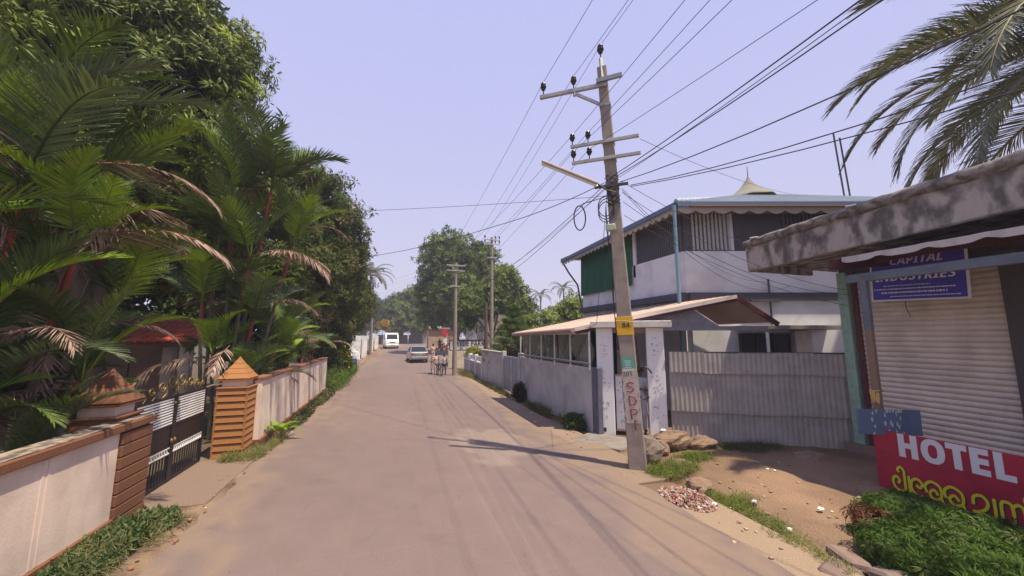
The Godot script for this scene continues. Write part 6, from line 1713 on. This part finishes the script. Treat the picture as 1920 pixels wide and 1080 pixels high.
func wheel(parent: Node, at: Vector3, r: float, w: float, rim_c: Color):
	var m := Mb.new()
	m.lathe(Vector3(0, -w / 2, 0), [Vector2(r * 0.62, 0), Vector2(r * 0.9, 0), Vector2(r, w * 0.2), Vector2(r, w * 0.8), Vector2(r * 0.9, w), Vector2(r * 0.62, w)], 20)
	var wl := part("wheel", m, M.black, parent, Transform3D(Basis(Vector3.BACK, PI / 2), at))
	var k := Mb.new()
	k.lathe(Vector3(0, -w * 0.45, 0), [Vector2(0, 0), Vector2(r * 0.6, 0.01), Vector2(r * 0.64, w * 0.45), Vector2(r * 0.6, w * 0.9 - 0.01), Vector2(0, w * 0.9)], 16)
	part("rim", k, mat(rim_c, 0.35, "", 1.0, "", 1.0, 0.5), wl)

func car_ring(w: float, y0: float, y1: float, z: float) -> Array:
	return [Vector3(-w * 0.92, y0, z), Vector3(w * 0.92, y0, z), Vector3(w, y0 + 0.2 * (y1 - y0), z), Vector3(w, y1 - 0.14, z), Vector3(w * 0.93, y1, z), Vector3(-w * 0.93, y1, z), Vector3(-w, y1 - 0.14, z), Vector3(-w, y0 + 0.2 * (y1 - y0), z)]

func vehicles():
	var c := thing("silver_car", "silver saloon car seen from behind, parked on the right side of the road", "car", Vector3(2.35, rise(-37.2) + 0.03, -37.6), "", 0.05)
	var paint := mat(Color(0.30, 0.30, 0.33), 0.3, "", 1.0, "", 1.0, 0.55)
	paint.clearcoat_enabled = true; paint.clearcoat = 0.6; paint.clearcoat_roughness = 0.1
	var b := Mb.new()
	var rg := []
	for s in [[0.66, 0.36, 0.62, -2.1], [0.8, 0.25, 0.78, -1.9], [0.84, 0.2, 0.92, -0.9], [0.84, 0.2, 0.95, 0.9], [0.83, 0.22, 0.99, 1.75], [0.79, 0.3, 0.97, 2.05], [0.72, 0.44, 0.82, 2.13]]: rg.append(car_ring(s[0], s[1], s[2], s[3]))
	b.loft(rg)
	part("body", b, paint, c)
	var gh := Mb.new()
	gh.loft([[Vector3(-0.76, 0.93, 1.5), Vector3(0.76, 0.93, 1.5), Vector3(0.76, 0.93, -1.05), Vector3(-0.76, 0.93, -1.05)], [Vector3(-0.60, 1.40, 0.85), Vector3(0.60, 1.40, 0.85), Vector3(0.60, 1.40, -0.45), Vector3(-0.60, 1.40, -0.45)]])
	part("window_glass", gh, M.glass, c)
	var ro := Mb.new()
	ro.box(Vector3(0, 1.42, 0.2), Vector3(1.24, 0.06, 1.36), Basis.IDENTITY, 0.025)
	for x in [-1, 1]:
		for e in [[Vector3(0.76, 0.94, 1.5), Vector3(0.61, 1.41, 0.85)], [Vector3(0.775, 0.94, 0.15), Vector3(0.62, 1.41, 0.2)], [Vector3(0.76, 0.94, -1.05), Vector3(0.61, 1.41, -0.45)]]:
			ro.bar(e[0] * Vector3(x, 1, 1), e[1] * Vector3(x, 1, 1), 0.07, 0.07)
	part("roof", ro, paint, c)
	part("bumper", boxy(Vector3(0, 0.45, 2.12), Vector3(1.5, 0.22, 0.12), 0.04), mat(Color(0.22, 0.22, 0.24), 0.5), c)
	part("number_plate", boxy(Vector3(0, 0.72, 2.115), Vector3(0.5, 0.12, 0.03), 0.004), M.white, c)
	part("boot_line", boxy(Vector3(0, 0.86, 2.10), Vector3(1.2, 0.02, 0.06)), M.black, c)
	for x in [-0.62, 0.62]:
		part("tail_light", boxy(Vector3(x, 0.80, 2.08), Vector3(0.26, 0.17, 0.12), 0.03), mat(Color(0.30, 0.01, 0.01), 0.2), c)
		part("wing_mirror", boxy(Vector3(x * 1.48, 1.0, -0.7), Vector3(0.14, 0.11, 0.08), 0.03), paint, c)
	for x in [-0.74, 0.74]:
		for z in [-1.3, 1.25]: wheel(c, Vector3(x, 0.29, z), 0.29, 0.19, Color(0.4, 0.4, 0.42))
	var v := thing("white_minibus", "white minibus facing the viewer on the left at the bend", "minibus", Vector3(-0.15, rise(-57.0) + 0.03, -59.2), "", 0.10)
	var wp := mat(Color(0.80, 0.80, 0.80), 0.35)
	wp.clearcoat_enabled = true; wp.clearcoat = 0.5
	var vb := Mb.new()
	var vr := []
	for s in [[0.90, 0.3, 2.1, -2.3], [0.94, 0.3, 2.2, -2.2], [0.94, 0.3, 2.28, 0.3], [0.92, 0.3, 2.22, 1.15], [0.92, 0.3, 1.32, 2.02], [0.90, 0.32, 1.12, 2.3], [0.84, 0.4, 0.95, 2.42]]:
		vr.append(car_ring(s[0], s[1], s[2], s[3]))
	vb.loft(vr)
	part("body", vb, wp, v)
	var ws := Mb.new()
	ws.quad(Vector3(-0.78, 1.36, 2.02), Vector3(0.78, 1.36, 2.02), Vector3(0.70, 2.06, 1.345), Vector3(-0.70, 2.06, 1.345))
	part("windscreen", ws, M.glass, v)
	for x in [-0.945, 0.945]:
		for z in [0.75, -0.3, -1.35]: part("side_window", boxy(Vector3(x, 1.68, z), Vector3(0.02, 0.52, 0.9), 0.004), M.glass, v)
		part("wing_mirror", boxy(Vector3(x * 1.12, 1.5, 1.55), Vector3(0.1, 0.26, 0.14), 0.02), M.black, v)
		part("headlight", boxy(Vector3(x * 0.74, 0.93, 2.30), Vector3(0.28, 0.20, 0.16), 0.05), mat(Color(0.12, 0.125, 0.14), 0.1), v)
		for z in [-1.4, 1.5]: wheel(v, Vector3(x * 0.88, 0.32, z), 0.32, 0.2, Color(0.4, 0.4, 0.42))
	part("grille", boxy(Vector3(0, 0.90, 2.41), Vector3(0.80, 0.16, 0.05), 0.01), M.black, v)
	part("bumper", boxy(Vector3(0, 0.52, 2.40), Vector3(1.74, 0.26, 0.16), 0.05), wp, v)
	part("number_plate", boxy(Vector3(0, 0.56, 2.49), Vector3(0.5, 0.12, 0.02), 0.003), M.white, v)
	bicycle("bicycle facing the viewer, held by the child in the patterned shirt", Vector3(3.02, 0.03, -25.1), 0.12)
	bicycle("second bicycle behind, beside the child in pink", Vector3(2.62, 0.03, -26.2), -0.1)

func bicycle(label: String, at: Vector3, turn: float):
	var c := thing("bicycle", label, "bicycle", at, "bicycles", turn)
	var frame := mat(Color(0.10, 0.09, 0.11), 0.4)
	for z in [0.50, -0.50]:
		var t := Mb.new()
		var p := []
		for i in 25: p.append(Vector3(0, 0.31 + 0.29 * sin(TAU * i / 24), z + 0.29 * cos(TAU * i / 24)))
		t.tube(p, 0.022, 6, false)
		var wl := part("wheel", t, M.black, c)
		var s := Mb.new()
		for i in 14: s.tube([Vector3(0, 0.31, z), Vector3(0, 0.31 + 0.28 * sin(TAU * i / 14), z + 0.28 * cos(TAU * i / 14))], 0.003, 4)
		part("spoke", s, M.steel, wl, Transform3D.IDENTITY, "stuff")
	var f := Mb.new()
	var hd := Vector3(0, 0.78, 0.36)
	var bb := Vector3(0, 0.30, -0.05)
	var st := Vector3(0, 0.76, -0.2)
	for e in [[hd, bb], [bb, st], [hd, Vector3(0, 0.70, -0.17)], [bb, Vector3(0, 0.31, -0.5)], [Vector3(0, 0.70, -0.17), Vector3(0, 0.31, -0.5)]]: f.tube(e, 0.018, 6)
	for x in [-0.05, 0.05]: f.tube([Vector3(x, 0.31, 0.5), Vector3(x, 0.66, 0.41), Vector3(0, 0.80, 0.35)], 0.013, 6)
	part("frame", f, frame, c)
	var h := Mb.new()
	h.tube([Vector3(-0.28, 0.93, 0.18), Vector3(-0.2, 0.96, 0.32), Vector3(0, 0.90, 0.35), Vector3(0.2, 0.96, 0.32), Vector3(0.28, 0.93, 0.18)], 0.014, 6)
	part("handlebar", h, M.steel, c)
	part("saddle", boxy(Vector3(0, 0.80, -0.22), Vector3(0.15, 0.06, 0.26), 0.025), M.black, c)
	for z in [0.5, -0.5]:
		var g := Mb.new()
		var p := []
		for i in 8: p.append(Vector3(0, 0.31 + 0.335 * sin(0.5 + i * 0.3), z + 0.335 * cos(0.5 + i * 0.3)))
		g.tube(p, 0.02, 5)
		part("mudguard", g, frame, c)

func hand(m: Mb, w: Vector3, fore: Vector3, side: float, skin: Color, s: float, curl: float):
	var d := fore.normalized()
	var u := d.cross(Vector3.UP if absf(d.y) < 0.9 else Vector3.BACK).normalized()
	var n := u.cross(d)
	var bones := [[w, w + d * 0.05 * s, 0.026 * s, 0.030 * s, skin], [w + d * 0.05 * s - u * 0.02 * s, w + d * 0.085 * s - u * 0.024 * s, 0.020 * s, 0.016 * s, skin], [w + d * 0.05 * s + u * 0.02 * s, w + d * 0.085 * s + u * 0.024 * s, 0.020 * s, 0.016 * s, skin]]
	for k in 4:
		var o := w + d * 0.088 * s + u * (k - 1.5) * 0.019 * s
		var l: float = [0.032, 0.038, 0.036, 0.028][k] * s
		var a := (d * cos(curl) - n * sin(curl))
		var b := (d * cos(curl * 2.2) - n * sin(curl * 2.2))
		bones.append([o, o + a * l, 0.0095 * s, 0.009 * s, skin]); bones.append([o + a * l, o + a * l + b * l * 0.9, 0.009 * s, 0.0075 * s, skin])
	var t0 := w + d * 0.03 * s + u * side * 0.026 * s
	bones.append([t0, t0 + (d * 0.6 + u * side * 0.8).normalized() * 0.035 * s, 0.012 * s, 0.010 * s, skin])
	bones.append([t0 + (d * 0.6 + u * side * 0.8).normalized() * 0.035 * s, t0 + (d * 0.6 + u * side * 0.8).normalized() * 0.035 * s + (d * 0.9 - n * 0.3 + u * side * 0.2).normalized() * 0.03 * s, 0.010 * s, 0.008 * s, skin])
	m.skin(bones, 0.006 * s, 0.006)

func head(m: Mb, c: Vector3, turn: float, nod: float, s: float, skin: Color, hair: Color, long_ := false):
	var b := Basis(Vector3.UP, turn) * Basis(Vector3.RIGHT, nod)
	var P := func(x, y, z): return c + b * (Vector3(x, y, z) * s)
	var dk := Color(0.02, 0.015, 0.015)
	var lip := skin * Color(1.15, 0.7, 0.65)
	var bones := [[P.call(0, 0.03, -0.01), P.call(0, 0.015, -0.03), 0.088 * s, 0.086 * s, skin], [P.call(0, -0.02, 0.02), P.call(0, -0.075, 0.045), 0.066 * s, 0.040 * s, skin], [P.call(0, -0.03, 0.085), P.call(0, 0.015, 0.078), 0.013 * s, 0.008 * s, skin],
		[P.call(-0.018, -0.066, 0.080), P.call(0.018, -0.066, 0.080), 0.008 * s, 0.008 * s, lip], [P.call(-0.033, 0.012, 0.073), P.call(-0.028, 0.012, 0.074), 0.009 * s, 0.009 * s, dk], [P.call(0.033, 0.012, 0.073), P.call(0.028, 0.012, 0.074), 0.009 * s, 0.009 * s, dk],
		[P.call(-0.085, -0.02, -0.01), P.call(-0.087, 0.012, -0.016), 0.014 * s, 0.016 * s, skin], [P.call(0.085, -0.02, -0.01), P.call(0.087, 0.012, -0.016), 0.014 * s, 0.016 * s, skin],
		[P.call(-0.045, 0.036, 0.068), P.call(-0.02, 0.038, 0.078), 0.006 * s, 0.006 * s, hair], [P.call(0.045, 0.036, 0.068), P.call(0.02, 0.038, 0.078), 0.006 * s, 0.006 * s, hair],
		[P.call(0, 0.065, 0.02), P.call(0, 0.055, -0.05), 0.077 * s, 0.082 * s, hair], [P.call(-0.04, 0.03, -0.05), P.call(0.04, 0.03, -0.05), 0.068 * s, 0.068 * s, hair], [P.call(0, 0, -0.06), P.call(0, -0.05, -0.06), 0.06 * s, 0.045 * s, hair], [P.call(0, -0.07, -0.015), P.call(0, -0.16, -0.03), 0.050 * s, 0.052 * s, skin]]
	if long_: bones.append([P.call(0, 0, -0.08), P.call(0, -0.2, -0.1), 0.06 * s, 0.035 * s, hair])
	m.skin(bones, 0.011 * s, 0.014)

# pose: joint -> position in a 1.7 m body that faces +z
func person(label: String, at: Vector3, turn: float, tall: float, pose: Dictionary, c: Dictionary, cell := 0.02):
	var t := thing("person", label, "person", at, "", turn)
	var s := tall / 1.7
	var J := {"pelvis": Vector3(0, 0.93, 0), "chest": Vector3(0, 1.24, 0), "neck": Vector3(0, 1.43, -0.01), "head": Vector3(0, 1.585, 0.01), "sl": Vector3(0.17, 1.37, 0), "sr": Vector3(-0.17, 1.37, 0), "el": Vector3(0.23, 1.10, -0.02), "er": Vector3(-0.23, 1.10, -0.02), "wl": Vector3(0.25, 0.86, 0.05), "wr": Vector3(-0.25, 0.86, 0.05), "kl": Vector3(0.10, 0.49, 0.02), "kr": Vector3(-0.10, 0.49, 0.02), "al": Vector3(0.11, 0.08, -0.02), "ar": Vector3(-0.11, 0.08, -0.02)}
	J.merge(pose, true)
	for k in J:
		if J[k] is Vector3: J[k] *= s
	var m := Mb.new()
	var sk: Color = c.skin
	var bones := [[J.pelvis, J.chest, 0.125 * s, 0.135 * s, c.top], [J.chest, J.chest.lerp(J.neck, 0.55), 0.135 * s, 0.115 * s, c.top], [J.chest.lerp(J.neck, 0.6), J.neck, 0.08 * s, 0.054 * s, c.top], [J.neck, J.head, 0.052 * s, 0.05 * s, sk], [J.sl, J.sr, 0.068 * s, 0.068 * s, c.top],
		[J.pelvis + Vector3(0.08, -0.02, 0) * s, J.pelvis + Vector3(-0.08, -0.02, 0) * s, 0.115 * s, 0.115 * s, c.bottom]]
	for d in ["l", "r"]:
		var hip: Vector3 = J.pelvis + Vector3(0.09 if d == "l" else -0.09, -0.05, 0) * s
		var S: Vector3 = J["s" + d]
		var E: Vector3 = J["e" + d]
		var W: Vector3 = J["w" + d]
		bones.append([S, S.lerp(E, 0.62), 0.060 * s, 0.056 * s, c.top])
		bones.append([S.lerp(E, 0.6), E, 0.046 * s, 0.040 * s, c.get("sleeve", sk)]); bones.append([E, W, 0.040 * s, 0.027 * s, c.get("sleeve", sk)])
		var K: Vector3 = J["k" + d]
		var A: Vector3 = J["a" + d]
		var wide: float = c.get("wide", 1.0)
		bones.append([hip, K, 0.088 * s, 0.064 * s * wide, c.bottom]); bones.append([K, A, 0.058 * s * wide, 0.042 * s * wide, c.get("calf", c.bottom)])
		bones.append([A + Vector3(0, -0.035, -0.03) * s, A + Vector3(0.015 if d == "l" else -0.015, -0.045, 0.14) * s, 0.040 * s, 0.032 * s, c.shoe])
		hand(m, W, W - E, 1.0 if d == "l" else -1.0, sk, s, c.get("curl", 0.35))
	m.skin(bones, cell, 0.03 * s)
	head(m, J.head, pose.get("turn", 0.0), pose.get("nod", 0.0), s, sk, c.get("hair", Color(0.015, 0.012, 0.012)), c.get("long", false))
	part("body", m, M.cloth, t)

func persons():
	M.cloth = mat(Color(1, 1, 1), 0.85)
	var V := func(x, y, z): return Vector3(x, y, z)
	var brown := Color(0.17, 0.085, 0.055)
	person("person in pale blue-white shirt standing in the gateway, half hidden by the nearest pole", V.call(6.40, 0.02, -8.83), -0.75, 1.66, {"wr": V.call(-0.10, 1.13, 0.24), "er": V.call(-0.25, 1.09, 0.03), "el": V.call(0.25, 1.09, 0.03), "wl": V.call(0.10, 1.15, 0.24), "turn": -0.3, "nod": 0.3}, {"skin": Color(0.20, 0.095, 0.07), "top": Color(0.58, 0.60, 0.68), "bottom": Color(0.50, 0.52, 0.60), "wide": 1.5, "shoe": Color(0.16, 0.05, 0.04), "curl": 0.7}, 0.016)
	person("child in patterned light shirt and dark trousers walking beside the front bicycle", V.call(3.32, 0.02, -25.2), 0.1, 1.36, {"wr": V.call(-0.32, 1.05, 0.30), "er": V.call(-0.28, 1.15, 0.04), "kl": V.call(0.10, 0.50, 0.10), "al": V.call(0.10, 0.09, 0.10), "kr": V.call(-0.10, 0.49, 0.0), "ar": V.call(-0.10, 0.10, -0.16)}, {"skin": brown, "top": Color(0.40, 0.34, 0.35), "bottom": Color(0.03, 0.03, 0.04), "shoe": Color(0.03, 0.03, 0.03), "curl": 0.8}, 0.022)
	person("child in pale pink shirt beside the bicycles, on the left", V.call(2.86, 0.02, -25.8), 0.0, 1.42, {"wr": V.call(-0.24, 1.02, 0.30), "er": V.call(-0.26, 1.12, 0.03), "kr": V.call(-0.10, 0.50, 0.10), "ar": V.call(-0.10, 0.09, 0.10), "al": V.call(0.10, 0.10, -0.14)}, {"skin": brown, "top": Color(0.62, 0.42, 0.38), "bottom": Color(0.40, 0.24, 0.20), "shoe": Color(0.05, 0.04, 0.04), "curl": 0.8, "long": true}, 0.022)
	person("person in beige shirt farther off beside the silver car", V.call(3.75, rise(-36.5) + 0.02, -36.5), 0.3, 1.68, {"kl": V.call(0.10, 0.50, 0.10), "al": V.call(0.10, 0.09, 0.12), "ar": V.call(-0.10, 0.10, -0.16)}, {"skin": brown, "top": Color(0.52, 0.38, 0.26), "bottom": Color(0.42, 0.34, 0.27), "shoe": Color(0.05, 0.04, 0.04)}, 0.028)
	person("person in dark blue clothes standing in the shade by the brick hut", V.call(6.2, rise(-52.0) + 0.02, -52.0), 0.0, 1.68, {}, {"skin": brown, "top": Color(0.03, 0.035, 0.07), "bottom": Color(0.03, 0.03, 0.05), "shoe": Color(0.02, 0.02, 0.02)}, 0.03)
